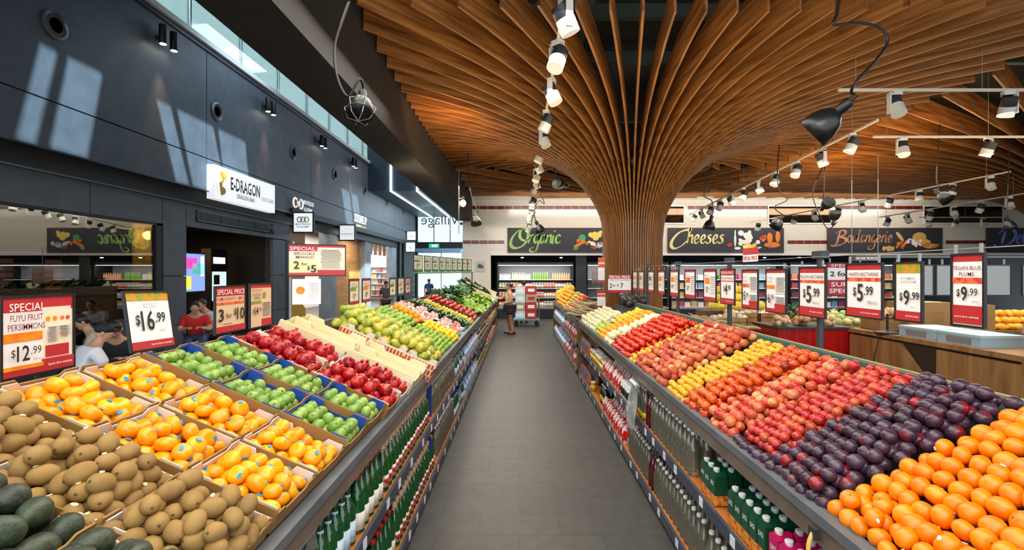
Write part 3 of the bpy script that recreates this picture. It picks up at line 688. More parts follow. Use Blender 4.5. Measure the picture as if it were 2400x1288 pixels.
def fill(M, a, b, key, d, h, label, group, layers=2, lay=None, z0=.008, skip=.05, mx=99, grow=0):
    n = 0
    for L in range(layers):
        nx, ny = max(1, int((2 * a - .004) / d)), max(1, int((2 * b - .008) / d))
        if L: nx, ny = nx - 1, ny - 1
        px = (2 * a - .015 - d) / max(1, nx - 1) if not L else d * 1.05
        py = (2 * b - .02 - d) / max(1, ny - 1) if not L else d * 1.05
        for i in range(nx):
            for j in range(ny):
                if R.random() < (skip if L == 0 else .22 + skip): continue
                x = (i - (nx - 1) / 2) * px + R.uniform(-.06, .06) * d; y = (j - (ny - 1) / 2) * py + R.uniform(-.06, .06) * d
                m = M @ Matrix.Translation((x, y, z0 + h / 2 + L * h * .72 + grow))
                up = None
                if lay == 'side': up = (Matrix.Rotation(R.uniform(-.9, .9), 3, 'Z') @ Euler((PI / 2 + R.uniform(-.6, .6), R.uniform(-.4, .4), 0)).to_matrix())
                if lay == 'tilt': up = Euler((R.uniform(-.9, .9), R.uniform(-.9, .9), R.uniform(0, 6))).to_matrix()
                drop(key, m, label, group, up); n += 1
                if n >= mx: return
TT = (.17, .49, .81)
DEP = ('front', 'middle', 'rear')
# avocados and kiwifruit at the near end
for i, t in enumerate(TT):
    M, a, b = tray(-1, t, 1.49, .345, .315, .075, 'cardboard tray of kiwifruit, the %s one of the brown kiwifruit row' % DEP[i], M_card, M_cardw)
    fill(M, a + .012, b + .018, 'kiwi', .056, .05, 'brown kiwifruit in the %s kiwifruit tray' % DEP[i], 'kiwifruit, %s tray' % DEP[i], 2, 'side', .03, .0)
    fill(M, a - .03, b - .03, 'kiwi', .060, .05, 'brown kiwifruit in the %s kiwifruit tray' % DEP[i], 'kiwifruit, %s tray' % DEP[i], 1, 'side', .105, .12)
    M, a, b = tray(-1, t, 1.16, .345, .315, .075, 'cardboard tray of avocados, the %s one at the near end of the left stand' % DEP[i], M_card, M_cardw)
    fill(M, a + .01, b + .01, 'avocado', .074, .07, 'dark green avocado in the %s avocado tray' % DEP[i], 'avocados, %s tray' % DEP[i], 2, 'side', .03, .0)
cols = ((1.83, 'nearer'), (2.155, 'farther'))
for (Y, w) in cols:
    for i, t in enumerate(TT):
        M, a, b = tray(-1, t, Y, .345, .315, .085, 'cardboard tray of persimmons, %s one of the %s persimmon row' % (DEP[i], w), M_card, M_cardw)
        lb = 'orange persimmon with small blue sticker in the %s tray of the %s persimmon row' % (DEP[i], w)
        fill(M, a, b, 'persimmon', .0655, .054, lb, 'persimmons, %s tray of the %s row' % (DEP[i], w), 2, 'tilt', .018, .0, 99, .006)
for (Y, w) in ((2.48, 'nearer'), (2.82, 'farther')):
    for i, t in enumerate(TT):
        M, a, b = tray(-1, t, Y, .345, .325, .085, 'blue lined tray of green guavas, %s one of the %s guava row' % (DEP[i], w), M_card, M_blue, .025)
        fill(M, a - .006, b - .008, 'guava', .053, .056, 'green guava in the %s tray of the %s guava row' % (DEP[i], w), 'guavas, %s tray of the %s row' % (DEP[i], w), 2, 'tilt', .018, .0)
for (Y, w) in ((3.15, 'nearer'), (3.46, 'farther')):
    for i, t in enumerate((.23, .72)):
        M, a, b = tray(-1, t, Y, .52, .30, .08, 'white carton of pomegranates, %s one of the %s pomegranate row' % (('front', 'rear')[i], w), M_cardw if w == 'farther' else M_card, M_cardw, .02)
        fill(M, a, b, 'pomegranate', .08, .078, 'red pomegranate in the %s carton of the %s pomegranate row' % (('front', 'rear')[i], w), 'pomegranates, %s carton of the %s row' % (('front', 'rear')[i], w), 2, 'tilt', .02, .0)
M_patch = mat('pale_green_print', 'c3c070', .7)
for (Y, w) in ((3.76, 'nearer'), (4.02, 'farther')):
    for i, t in enumerate((.23, .73)):
        M, a, b = tray(-1, t, Y, .53, .25, .12, 'pale empty wooden fruit crate beside the pomegranates, %s one of the %s pair' % (('front', 'rear')[i], w), M_crate, M_crate, .02, 'wooden_crate', 'crate')
M_redprint = tile_mat('red_print_wrap', 'b5402c', '8c2a20', 'd8b48a', .03, .05, .006, .6, 0, 'XZ', .5)
for i, t in enumerate((.06, .32, .60)):
    tray(-1, t, 4.255, .27, .19, .13, 'red printed mango carton along the near side of the mango heap, %s one' % DEP[i], M_redprint, M_cardw, .02, 'printed_carton', 'carton')
heap(-1, 'mango', 4.36, 5.15, .0, .93, .088, .078, 'green and yellow mango in the big heap on the left stand', 'mangoes on the left stand', 3, 'side', rise=.06)
heap(-1, 'lime', 5.2, 6.2, .0, .48, .058, .05, 'pale green lime heaped at the front beyond the mangoes', 'limes at the front of the left stand', 2)
heap(-1, 'pear', 5.2, 6.4, .5, .93, .07, .065, 'pale green pear in the rear heap beyond the mangoes', 'pears at the back of the left stand', 2, 'side')
heap(-1, 'lemon', 6.25, 6.8, .0, .45, .062, .055, 'yellow lemon heaped beyond the limes', 'lemons on the left stand', 2, 'side')
heap(-1, 'orange', 6.45, 6.85, .5, .93, .074, .07, 'orange behind the lemons on the left stand', 'oranges on the left stand', 2)
# ---------------------------------------------------------------- vegetables farther down the left stand
K_pack = [mat('pink_net_pack', 'd98a86', .4, noise=('efd0c4', 30)), mat('rosy_net_pack', 'e4a49a', .4, noise=('c25a58', 34))]
def lumpy(n, sx, sy, sz, r, seed):
    rr = random.Random(seed); m = MB()
    for i in range(n): m.ell((rr.uniform(-sx, sx), rr.uniform(-sy, sy), sz * .4 + rr.uniform(0, sz)), (r * rr.uniform(.85, 1.15),) * 3, 10, 7)
    return m
def grid_put(pr, side, y0, y1, t0, t1, dy, dt, up, label, group, rot=None, jit=.15):
    t = t0 + dt / 2; i = 0
    while t < t1:
        y = y0 + dy / 2 + (i % 2) * dy * .3
        while y < y1:
            p = pr[R.randrange(len(pr))]; M = slope_M(side, t + R.uniform(-jit, jit) * dt, y + R.uniform(-jit, jit) * dy, up + R.uniform(0, .015))
            e = (M.to_3x3() @ Euler(rot() if rot else (0, 0, R.uniform(-.3, .3))).to_matrix()).to_euler()
            p.put(M.translation, e, label, group, R.uniform(.9, 1.1)); y += dy
        t += dt; i += 1
M_film = clear_mat('clear_film', 'f2f4f4', .1, .15)
pk = []
for i in range(2):
    o = lumpy(7, .055, .04, .03, .026, i).build('produce_pack', K_pack[i], None, 2); tag(o, None, 'pack')
    MB().box(-.09, -.075, 0, .09, .075, .012).build('foam_tray', M_white, o); pk.append(Proto(o))
grid_put(pk, -1, 6.9, 7.75, 0, .93, .17, .2, .0, 'pink packed produce on a white foam tray beyond the lemons', 'pink produce packs on the left stand')
cu = []
for i in range(3):
    pts = [(math.sin(k * .5 + i) * .006, -.13 + .26 * k / 6, 0) for k in range(7)]
    o = MB().tube(pts, [.008, .019, .022, .022, .022, .018, .007], 10).build('cucumber', skin_mat('cucumber_skin', ['3f6a22', '58822e', '7fa04a'], .35, 20, '2c5018'), None, 2)
    tag(o, None, 'cucumber'); cu.append(Proto(o))
for up in (.022, .06): grid_put(cu, -1, 7.85, 8.35, .02, .9, .26, .05, up, 'green cucumber laid across the left stand', 'cucumbers on the left stand', lambda: (0, 0, R.uniform(-.25, .25)))
heap(-1, 'lemon', 8.42, 8.8, .0, .9, .064, .055, 'yellow lemon in the strip before the far tomatoes', 'lemons before the far tomatoes', 2, 'side')
M_crateb = mat('black_crate', '1a1c1d', .5)
for i, t in enumerate((.2, .56)): tray(-1, t, 9.0, .34, .3, .1, 'black crate of tomatoes, %s one on the left stand' % ('front', 'rear')[i], M_crateb, None, .0, 'black_crate', 'crate')
heap(-1, 'tomato', 8.86, 9.9, .0, .93, .098, .066, 'red tomato in the far heap before the leafy greens', 'far tomatoes on the left stand', 2, rise=.05)
def leafhead(n, L, wd, droop, seed, stalk=0):
    rr = random.Random(seed); m = MB()
    for k in range(n):
        a = rr.uniform(0, 2 * PI); tilt = rr.uniform(.15, 1.1); ln = L * rr.uniform(.7, 1.1); w = wd * rr.uniform(.7, 1.2); vs = []; ns = 6
        p = Vector((0, 0, 0)); th = tilt * .5
        for i in range(ns + 1):
            q = i / ns; ww = w * (.25 + .75 * math.sin(PI * min(.93, q * .85 + .12))) * (1 if not stalk or q > .4 else .3); wob = .25 * w * math.sin(q * 9 + k)
            for s in (-1, 0, 1): vs.append((p.x, s * ww, p.z + (abs(s) * .25 * w) + wob * s * .6))
            p = p + Vector((math.sin(th), 0, math.cos(th))) * ln / ns; th += droop / ns * rr.uniform(.6, 1.4)
        fs = []
        for i in range(ns):
            for s in (0, 1): o = i * 3 + s; fs.append((o, o + 1, o + 4, o + 3))
        m.add(vs, fs, Matrix.Rotation(a, 4, 'Z'))
    return m
M_let = [skin_mat('lettuce_green', ['6f9c22', '8bb534', '5c8c1e'], .5, 9, 'a8c854'), skin_mat('kale_green', ['2c5a22', '3a6c2a', '4a7a30'], .5, 9, '244c20'), skin_mat('pale_leaf', ['7c9c74', '94b08c'], .5, 9, '5c8060')]
lv = {}
for i, nm in enumerate(('lettuce', 'kale', 'cabbage_greens')):
    lv[nm] = []
    for j in range(2):
        o = leafhead(22, .2, .05, 1.3, i * 7 + j).build(nm, M_let[i], None, 2); tag(o, None, 'leafy vegetable'); lv[nm].append(Proto(o))
rl = lambda: (R.uniform(-.4, .4), R.uniform(-.4, .4), R.uniform(0, 6))
grid_put(lv['lettuce'], -1, 10.0, 14.4, .0, .55, .24, .2, .01, 'bright green lettuce on the left stand beyond the tomatoes', 'lettuces on the left stand', rl)
grid_put(lv['kale'], -1, 10.6, 14.6, .5, .95, .26, .2, .06, 'dark green kale bunch at the rear of the left stand', 'kale bunches on the left stand', rl)
grid_put(lv['cabbage_greens'], -1, 9.4, 10.6, .6, .95, .26, .17, .02, 'pale blue green leafy bunch behind the far tomatoes', 'pale leafy bunches on the left stand', rl)
def leek(seed):
    rr = random.Random(seed); m = MB()
    m2 = MB()
    for k in range(4): m2.tube([(-.05 + k * .035, -.28, .02), (-.05 + k * .035, -.05, .025)], .016, 8)
    for k in range(14):
        x = -.06 + rr.uniform(0, .12); y = -.06; z = .03 + rr.uniform(0, .03); vs = []
        for i in range(6):
            w = .02 * (1 - i / 7)
            for s in (-1, 0, 1): vs.append((x + s * w, y, z + abs(s) * .008))
            x += rr.uniform(-.02, .02); y += .075; z += rr.uniform(-.01, .03)
        m.add(vs, [(i * 3 + s, i * 3 + s + 1, i * 3 + s + 4, i * 3 + s + 3) for i in range(5) for s in (0, 1)])
    return m, m2
lk = []
for j in range(2):
    m, m2 = leek(j); o = m.build('leek_bunch', M_let[1], None, 2); tag(o, None, 'leek'); m2.build('stalks', mat('leek_white', 'dfe2c0', .5, noise=('b8c890', 8)), o, 2); lk.append(Proto(o))
for up in (.0, .07): grid_put(lk, -1, 14.7, 17.3, .1, .93, .42, .17, up, 'bunch of leeks with long green leaves at the far end of the left stand', 'leeks at the far end', lambda: (R.uniform(-.1, .4), R.uniform(-.2, .2), PI / 2 + R.uniform(-.5, .5)))
for i, (y, t) in enumerate(((14.55, .5), (16.2, .5), (17.3, .5))):
    M = slope_M(-1, t, y, .2); o = MB().box(-.5, -.012, -.2, .5, .012, .03).build('stand_divider', M_crate); o.matrix_world = M
    tag(o, 'pale wooden board standing between the leafy vegetables, %s from the tomatoes' % ORD[i], 'divider')

# ---------------------------------------------------------------- bottles and packs under the stands
G_green = clear_mat('green_bottle_glass', '1a7032', .08, .05, .45); G_clear = clear_mat('clear_bottle_plastic', 'dcd6c0', .1, .05, .13)
G_dark = clear_mat('dark_bottle_glass', '10180f', .12, .05, .8); G_red = clear_mat('red_drink', '5c0d16', .1, .06, .7); G_blue = clear_mat('blue_bottle_plastic', '9cc0e0', .16, .06, .35)
L_blue = mat('pale_blue_label', 'a9c8de', .5, noise=('e6eef2', 40)); L_cream = mat('cream_label', 'ddd6c4', .5, noise=('e8e4da', 30)); L_redw = mat('red_label', 'c02418', .5, noise=('e8e0d4', 26, .05))
L_yel = mat('yellow_label', 'd8c21c', .5); C_red = mat('red_cap', 'c41810', .35); C_white = mat('white_cap', 'e9e7e2', .35); C_cream = mat('cream_cap', 'd2b48c', .4); C_dk = mat('steel_cap', '4a5452', .3, .5); C_blue = mat('blue_cap', '1c3fae', .35); L_dblue = mat('royal_blue_label', '1e3fa0', .4, noise=('dfe6f4', 26, .06))
L_purple = mat('purple_tag', '3a2a7a', .4, noise=('c04a6a', 30, .05))
def bottle(name, cat, H, r, glass, cap, label=None, lz=(.12, .45), neck=.32, tag_=None, caph=.07, wide=1.):
    nr = r * neck
    o = MB().lathe([(r * .9, 0), (r, .01 * H), (r, .56 * H), (r * .95, .62 * H), (r * .7, .71 * H), (nr * 1.2, .80 * H), (nr, .86 * H), (nr, .95 * H), (nr, .955 * H)], 14).build(name, glass, None, 1)
    tag(o, None, cat)
    MB().lathe([(nr * 1.15, (1 - caph) * H), (nr * 1.18, H * .985), (nr * 1.0, H)], 12).build('cap', cap, o, 1)
    if label: MB().lathe([(r * 1.012, lz[0] * H), (r * 1.012, lz[1] * H)], 14).build('label', label, o, 2)
    if tag_: MB().lathe([(nr * 1.25, .70 * H), (nr * 1.1, .86 * H)], 10).build('neck_label', tag_, o, 2)
    return Proto(o)
B_min = bottle('mineral_water_bottle', 'bottle', .285, .04, G_green, C_dk, L_blue, (.06, .42), .33, L_blue)
B_redc = bottle('sparkling_water_bottle', 'bottle', .30, .042, G_green, C_red, L_cream, (.06, .36), .36, None, .09)
B_cork = bottle('sparkling_cider_bottle', 'bottle', .29, .041, G_green, C_cream, L_redw, (.1, .34), .36, L_redw, .13)
B_clear = bottle('clear_water_bottle', 'bottle', .29, .038, G_clear, C_white, None, (.2, .4), .36, None)
B_yel = bottle('yellow_label_bottle', 'bottle', .29, .04, G_clear, C_white, L_yel, (.06, .24), .36, None)
B_red = bottle('red_drink_bottle', 'bottle', .29, .042, G_red, C_dk, None, (.2, .4), .36, None)
B_blue = bottle('blue_water_bottle', 'bottle', .25, .036, G_blue, C_blue, L_dblue, (.3, .62), .4, None)
B_dark = bottle('dark_oil_bottle', 'bottle', .27, .036, G_dark, C_white, L_yel, (.15, .45), .34, None)
def jar(name, m, capm, lab, H=.15, r=.045):
    o = MB().lathe([(r * .92, 0), (r, .01), (r, H * .78), (r * .85, H * .84), (r * .85, H * .86)], 14).build(name, m, None, 1); tag(o, None, 'jar')
    MB().lathe([(r * .9, H * .85), (r * .9, H * .985), (r * .86, H)], 14).build('lid', capm, o, 1)
    MB().lathe([(r * 1.012, H * .15), (r * 1.012, H * .65)], 14).build('label', lab, o, 2); return Proto(o)
J_amber = jar('honey_jar', mat('amber_fill', 'b86a10', .2), C_white, L_yel); J_red = jar('sauce_jar', mat('red_sauce', '8c1a10', .25), C_red, L_redw); J_white = jar('white_tub', mat('white_tub_plastic', 'dcdad6', .4), C_white, mat('black_label', '202022', .4), .17, .05); J_grn = jar('pickle_jar', mat('pickle_green', '5c6a22', .25), C_cream, L_cream)
def carton(name, m, band, capm, w=.075, H=.21):
    mb = MB().box(-w / 2, -w / 2, 0, w / 2, w / 2, H * .84); mb.add([(-w / 2, -w / 2, H * .84), (w / 2, -w / 2, H * .84), (w / 2, w / 2, H * .84), (-w / 2, w / 2, H * .84), (-w / 2, 0, H * .96), (w / 2, 0, H * .96)], [(0, 1, 5, 4), (2, 3, 4, 5), (1, 2, 5), (3, 0, 4)])
    o = mb.build(name, m); tag(o, None, 'carton')
    MB().lathe([(.017, H * .88), (.018, H), (.016, H * 1.01)], 12, Matrix.Translation((-.012, 0, 0))).build('cap', capm, o, 1)
    MB().box(-w / 2 - .001, -w / 2 - .001, H * .03, w / 2 + .001, w / 2 + .001, H * .3).build('fruit_print', band, o)
    t = MB(); put_text(t, 'JUICE', 0, H * .6, .03, .05, 0, .02, Matrix.Translation((-w / 2 - .0015, 0, 0)) @ Matrix.Rotation(-PI / 2, 4, 'Z') @ Matrix.Rotation(PI / 2, 4, 'X')); t.build('lettering', M_white, o)
    return Proto(o)
P_fruit = mat('fruit_print', 'c8402a', .4, noise=('e0a030', 40, .08))
A_green = carton('juice_carton', mat('green_carton', '0f4a2e', .35), P_fruit, C_white); A_pink = carton('pink_juice_carton', mat('pink_carton', 'c81860', .35), P_fruit, C_white)
def packbag(name, m, seed, sx=.05, sy=.065, H=.19):
    rr = random.Random(seed); vs, fs = [], []; n = 10
    for i, (q, z) in enumerate(((.75, 0), (1, .06), (1.05, .1), (.9, .15), (.35, .178), (.3, H))):
        for k in range(n):
            a = 2 * PI * k / n; w = q * (1 + rr.uniform(-.08, .08)); vs.append((sx * w * math.cos(a), sy * (w if i < 4 else .9) * math.sin(a), z))
    for i in range(5):
        for k in range(n): a, b = i * n + k, i * n + (k + 1) % n; fs.append((a, b, b + n, a + n))
    fs += [tuple(range(n - 1, -1, -1)), tuple(range(5 * n, 6 * n))]
    o = MB().add(vs, fs).build(name, m, None, 1); tag(o, None, 'bag'); return Proto(o)
S_red = packbag('red_snack_bag', mat('red_snack_foil', 'd0160e', .25, noise=('e8e0dc', 12, .04)), 1); S_mix = packbag('printed_snack_bag', mat('mixed_snack_foil', 'c86a28', .3, noise=('3c6a8c', 14, .06)), 2); S_blue = packbag('blue_water_pack', mat('blue_pack_film', '5c8cc8', .25, noise=('e8f0f6', 14, .08)), 3, .06, .08, .22)
def shelf(side, z, y0, y1, pr, dy, rows, label, group, dx=.09, x0=.075, sp=0):
    X = .785 if side < 0 else 1.09
    for r in range(rows):
        y = y0 + dy / 2
        while y < y1:
            p = pr[R.randrange(len(pr))]
            if R.random() >= sp: p.put((side * (X + x0 + r * dx + R.uniform(-.004, .004)), y + R.uniform(-.004, .004), z + .001), (0, 0, 0 if p in (A_green, A_pink) else R.uniform(-.3, .3)), label, group)
            y += dy
UP, LO = .60, .10
for z, w, o in ((UP, 'upper', 0), (LO, 'lower', .3)):
    a = ' on the %s shelf of the left stand' % w
    shelf(-1, z, 1.75 + o, 2.55 + o, [B_min], .088, 2, 'green water bottle with pale blue label' + a, 'mineral water bottles, %s left shelf' % w)
    shelf(-1, z, 2.57 + o, 3.05 + o, [B_redc], .09, 2, 'green bottle with red cap and cream label' + a, 'red capped bottles, %s left shelf' % w)
    shelf(-1, z, 3.07 + o, 4.6 + o * .8, [B_cork], .088, 3, 'green bottle with cream cap and red label' + a, 'cream capped bottles, %s left shelf' % w)
    shelf(-1, z, 4.8 + o * .8, 6.3, [B_clear], .084, 3, 'clear bottle with white cap' + a, 'clear bottles, %s left shelf' % w)
    shelf(-1, z, 6.35, 7.4, [B_blue, B_min], .09, 2, 'water bottle among blue and green ones' + a, 'mixed water bottles, %s left shelf' % w)
    shelf(-1, z, 7.45, 9.6, [S_blue], .17, 2, 'film wrapped blue water pack' + a, 'blue water packs, %s left shelf' % w, .15)
    shelf(-1, z, 9.7, 12.5, [B_blue, B_dark], .1, 2, 'bottle among mixed blue and dark bottles' + a, 'mixed blue and dark bottles, %s left shelf' % w)
    shelf(-1, z, 12.6, 17.3, [J_red, J_amber, J_grn], .12, 2, 'jar among mixed preserves at the far end' + a, 'preserve jars, %s left shelf' % w)
for z, w in ((UP, 'upper'), (LO, 'lower')):
    tag(MB().box(-1.25, 4.70, z, -.83, 4.715, z + .31).build('shelf_divider', mat('blue_divider', '223a8c', .4)), 'dark blue divider beside the clear bottles on the %s shelf of the left stand' % w, 'divider')
a = ' on the upper shelf of the right stand'
shelf(1, UP, 1.75, 2.28, [A_pink], .085, 2, 'pink juice carton' + a, 'pink juice cartons')
shelf(1, UP, 2.3, 2.72, [A_green], .08, 4, 'dark green juice carton in the nearer block' + a, 'juice cartons, nearer block', .085)
shelf(1, UP, 2.88, 3.14, [A_green], .08, 4, 'dark green juice carton in the farther block' + a, 'juice cartons, farther block', .085)
shelf(1, UP, 3.3, 4.3, [B_clear], .086, 3, 'clear bottle nearer than the red bottles' + a, 'clear bottles, upper right shelf')
shelf(1, UP, 4.32, 4.5, [B_red], .09, 3, 'bottle of dark red drink' + a, 'red bottles, upper right shelf')
shelf(1, UP, 4.55, 5.1, [B_clear, B_yel], .086, 3, 'clear bottle beyond the red bottles' + a, 'farther clear bottles, upper right shelf')
shelf(1, UP, 5.15, 5.55, [J_white], .11, 2, 'white tub with black label' + a, 'white tubs')
shelf(1, UP, 5.6, 6.7, [S_red], .125, 2, 'bright red snack bag' + a, 'red snack bags, upper right shelf', .12)
shelf(1, UP, 6.75, 8.0, [J_amber, J_grn], .11, 2, 'jar of yellow or green preserve' + a, 'preserve jars, upper right shelf')
shelf(1, UP, 8.1, 9.2, [S_mix], .13, 2, 'printed snack bag of mixed colours' + a, 'printed snack bags, upper right shelf', .12)
a = ' on the lower shelf of the right stand'
shelf(1, LO, 1.9, 3.1, [B_yel], .09, 2, 'clear bottle with bright yellow label' + a, 'yellow label bottles')
shelf(1, LO, 3.12, 4.2, [B_clear], .086, 3, 'white capped clear bottle nearer than red drinks' + a, 'clear bottles, lower right shelf')
shelf(1, LO, 4.22, 4.4, [B_red], .09, 3, 'bottle of dark red drink' + a, 'red bottles, lower right shelf')
shelf(1, LO, 4.45, 5.2, [B_clear], .086, 3, 'white capped clear bottle beyond the red drinks' + a, 'farther clear bottles, lower right shelf')
shelf(1, LO, 5.4, 6.8, [S_red], .125, 2, 'bright red snack bag' + a, 'red snack bags, lower right shelf', .12)
shelf(1, LO, 6.85, 7.2, [B_dark], .085, 2, 'dark bottle with yellow label' + a, 'dark oil bottles', .08, .1)
shelf(1, LO, 7.8, 7.95, [J_amber], .11, 1, 'yellow jar standing alone' + a, 'lone yellow jar')
shelf(1, LO, 8.2, 9.2, [S_mix], .13, 2, 'printed snack bag of mixed colours' + a, 'printed snack bags, lower right shelf', .12)
for z, w in ((UP, 'upper'), (LO, 'lower')):
    shelf(1, z, 9.6, 12.6, [S_mix, S_red], .15, 2, 'printed snack bag on the %s shelf beyond the timber column' % w, 'snack bags beyond the column, %s shelf' % w, .12)
    shelf(1, z, 12.7, 16.0, [S_blue], .17, 2, 'pale blue film pack on the %s shelf beyond the timber column' % w, 'blue packs beyond the column, %s shelf' % w, .15)
# rolls of clear produce bags hanging from the rails
def bagroll(x, y, z, L, label, tilt):
    r = thing('produce_bag_roll', label, 'bag roll', (x, y, z), (0, 0, 0))
    MB().tube([(0, -.12, 0), (0, .12, 0)], .022, 14).build('roll', mat('milky_film', 'b8bcbc', .3), r, 1)
    n = 9; vs = []
    for i in range(n):
        q = i / (n - 1)
        for k in range(5): vs.append((tilt * q * .2 + .02 * math.sin(5 * q + k * 2), -.1 + .05 * k + .03 * math.sin(6 * q) + q * .03 * (k - 2), -L * q))
    m = MB().add(vs, [(i * 5 + k, i * 5 + k + 1, i * 5 + k + 6, i * 5 + k + 5) for i in range(n - 1) for k in range(4)])
    m.build('hanging_film', clear_mat('bag_film', 'dde5e0', .2, .12, .4), r, 2)
    MB().tube([(0, -.15, 0), (0, .15, 0)], .01, 8).build('spindle', M_steel, r); return r
bagroll(-.86, 1.95, .90, .66, 'roll of clear produce bags hanging from the left rail before the mineral water', .3)
bagroll(1.06, 4.62, .93, .42, 'roll of clear produce bags hanging from the right rail before the white tubs', -.2)
h = thing('rail_hook', 'small yellow hook hanging from the near part of the right rail', 'hook', (1.075, 1.83, .98))
MB().tube(smooth_pts([(0, 0, .02), (-.015, 0, -.02), (-.02, 0, -.08), (-.04, 0, -.1), (-.055, 0, -.07)], 4), .008, 8).build('bent_bar', mat('yellow_hook', 'd8b860', .4), h, 1)
MB().box(-.006, -.02, 0, .012, .02, .04).build('clip', M_dgrey, h)

# ---------------------------------------------------------------- price signs
T_red = mat('sign_red', 'b3262b', .45); T_white = mat('sign_white', 'ece9e4', .5); T_cream = mat('sign_cream', 'e6d9bd', .5); T_black = mat('sign_black', '232021', .5); T_plum = mat('sign_plum', '6e2030', .5)
T_fruit = mat('sign_fruit_photo', 'e0861a', .5, noise=('7c9a2a', 22, .1)); T_org = mat('sign_orange_photo', 'f09a14', .5, noise=('d86a0c', 26)); T_redp = mat('sign_red_photo', 'c8281c', .5, noise=('e87a3c', 26, .1)); T_grey = mat('sign_grey_text', '8c8a86', .5); T_green = mat('sign_green', '3f7a3c', .5); T_back = mat('sign_back', '9c9c98', .55); T_olive = mat('sign_olive', '8a8a34', .5)
T_print = mat('sign_small_print', 'a8a49e', .5)
T_tan = mat('sign_tan', 'd9b892', .5)
def smat(kind, x, y, z, roll=0, yaw=0, lean=0):
    B = {'L': Matrix(((0, 0, 1), (1, 0, 0), (0, 1, 0))), 'R': Matrix(((0, 0, -1), (-1, 0, 0), (0, 1, 0))), 'F': Matrix(((1, 0, 0), (0, 0, -1), (0, 1, 0)))}[kind]
    return Matrix.Translation((x, y, z)) @ Matrix.Rotation(yaw, 4, 'Z') @ B.to_4x4() @ Matrix.Rotation(roll, 4, 'Z') @ Matrix.Rotation(lean, 4, 'X')
def sign(M, w, h, label, els, paper=None, name='price_sign', frame=.009, post=0, hooks=0, cat='price sign'):
    """M: centre of the sign, x right, y up, z to the viewer; els in parts of the sign's width and height"""
    root = thing(name, label, cat, M=M)
    X = lambda q: (q - .5) * w
    Y = lambda q: (q - .5) * h
    MB().box(-w / 2, -h / 2, -.004, w / 2, h / 2, .0).build('panel', paper or T_white, root)
    if frame:
        f = MB(); g = frame
        f.box(-w / 2 - g, -h / 2 - g, -.008, w / 2 + g, -h / 2, .006).box(-w / 2 - g, h / 2, -.008, w / 2 + g, h / 2 + g, .006).box(-w / 2 - g, -h / 2, -.008, -w / 2, h / 2, .006).box(w / 2, -h / 2, -.008, w / 2 + g, h / 2, .006).box(-w / 2, -h / 2, -.008, w / 2, h / 2, -.004)
        f.build('frame', M_black, root)
    if post: MB().box(-.012, -h / 2 - post, -.007, .012, -h / 2, -.003).build('stem', M_dgrey, root)
    if hooks:
        for s in (-1, 1): MB().box(s * w * .42 - .006, h / 2, -.006, s * w * .42 + .006, h / 2 + hooks, .002).build('hanger', M_grey, root)
    parts = {}
    tz = .0016 + .0005 * len(els)
    for ei, e in enumerate(els):
        zz = .001 + .0005 * ei
        mb, m = parts.setdefault(e[1], (MB(), e[-1]))
        if e[0] == 'r': mb.box(X(e[2]), Y(e[3]), 0, X(e[4]), Y(e[5]), zz)
        elif e[0] == 'o': mb.lathe([(e[4] * w, 0), (e[4] * w, zz)], 12, Matrix.Translation((X(e[2]), Y(e[3]), 0)))
        else: put_text(mb, e[2], X(e[3]), Y(e[4]), e[5] * h, e[6] * w if e[6] else None, tz, .016 if e[5] > .12 else .003)
    for k, (mb, m) in parts.items(): mb.build(k, m, root)
    return root
def price(p, c, cx, cy, s, asp, col=None):
    """dollar sign, big number, raised cents"""
    col = col or T_black; k = s / asp
    big = .5 * k if len(p) == 1 else .84 * k
    return [('t', 'price', '$', cx - big / 2 - .22 * k, cy + .02 * s, .58 * s, .27 * k, col), ('t', 'price', p, cx, cy, s, big, col), ('t', 'price', c, cx + big / 2 + .44 * k, cy + .12 * s, .52 * s, .70 * k, col)]
FOOT = lambda t=.12: [('r', 'footer_band', 0, 0, 1, t, T_red), ('t', 'footer_lettering', 'harris farm markets', .68, t * .5, .035, .5, T_white)]
lines = lambda x0, x1, y0, y1, n: [('r', 'small_print', x0 + (R.random() * .04), y0 + (y1 - y0) * i / n, x1 - R.random() * .1 * (x1 - x0), y0 + (y1 - y0) * i / n + .007, T_print) for i in range(n)]
SX = -1.87
sign(smat('L', SX, 1.944, 1.712, 0, 0, -.0), .285, .29, 'large red and white price sign for persimmons with two columns at the left end',
     [('r', 'header_band', 0, .82, 1, 1, T_red), ('t', 'header_lettering', 'SPECIAL', .28, .885, .10, .48, T_white), ('t', 'product_name', 'FUYU FRUIT', .27, .745, .08, .44, T_plum), ('t', 'product_name', 'PERSIMMONS', .27, .63, .08, .50, T_plum),
      ('r', 'fruit_photo', 0, .44, .53, .55, T_org), ('r', 'info_panel', .54, .17, .96, .86, T_cream), ('r', 'info_band', .57, .18, .93, .34, T_red), ('o', 'fruit_drawing', .61, .70, .035, T_org), ('o', 'fruit_drawing', .71, .70, .035, T_org), ('o', 'red_fruit_drawing', .82, .70, .03, T_redp), ('o', 'red_fruit_drawing', .91, .70, .03, T_redp),
      ('r', 'footer_band', 0, 0, 1, .09, T_red), ('r', 'footer_band', .53, .09, 1, .16, T_red), ('t', 'footer_lettering', 'harris farm markets', .75, .09, .035, .36, T_white), ('r', 'fruit_strip', 0, .08, .53, .13, T_org), ('t', 'unit', 'PER KG', .42, .19, .035, .12, T_grey)] + price('12', '.99', .22, .29, .20, .98) + lines(.58, .74, .4, .62, 7) + lines(.77, .93, .46, .62, 5), post=.1)
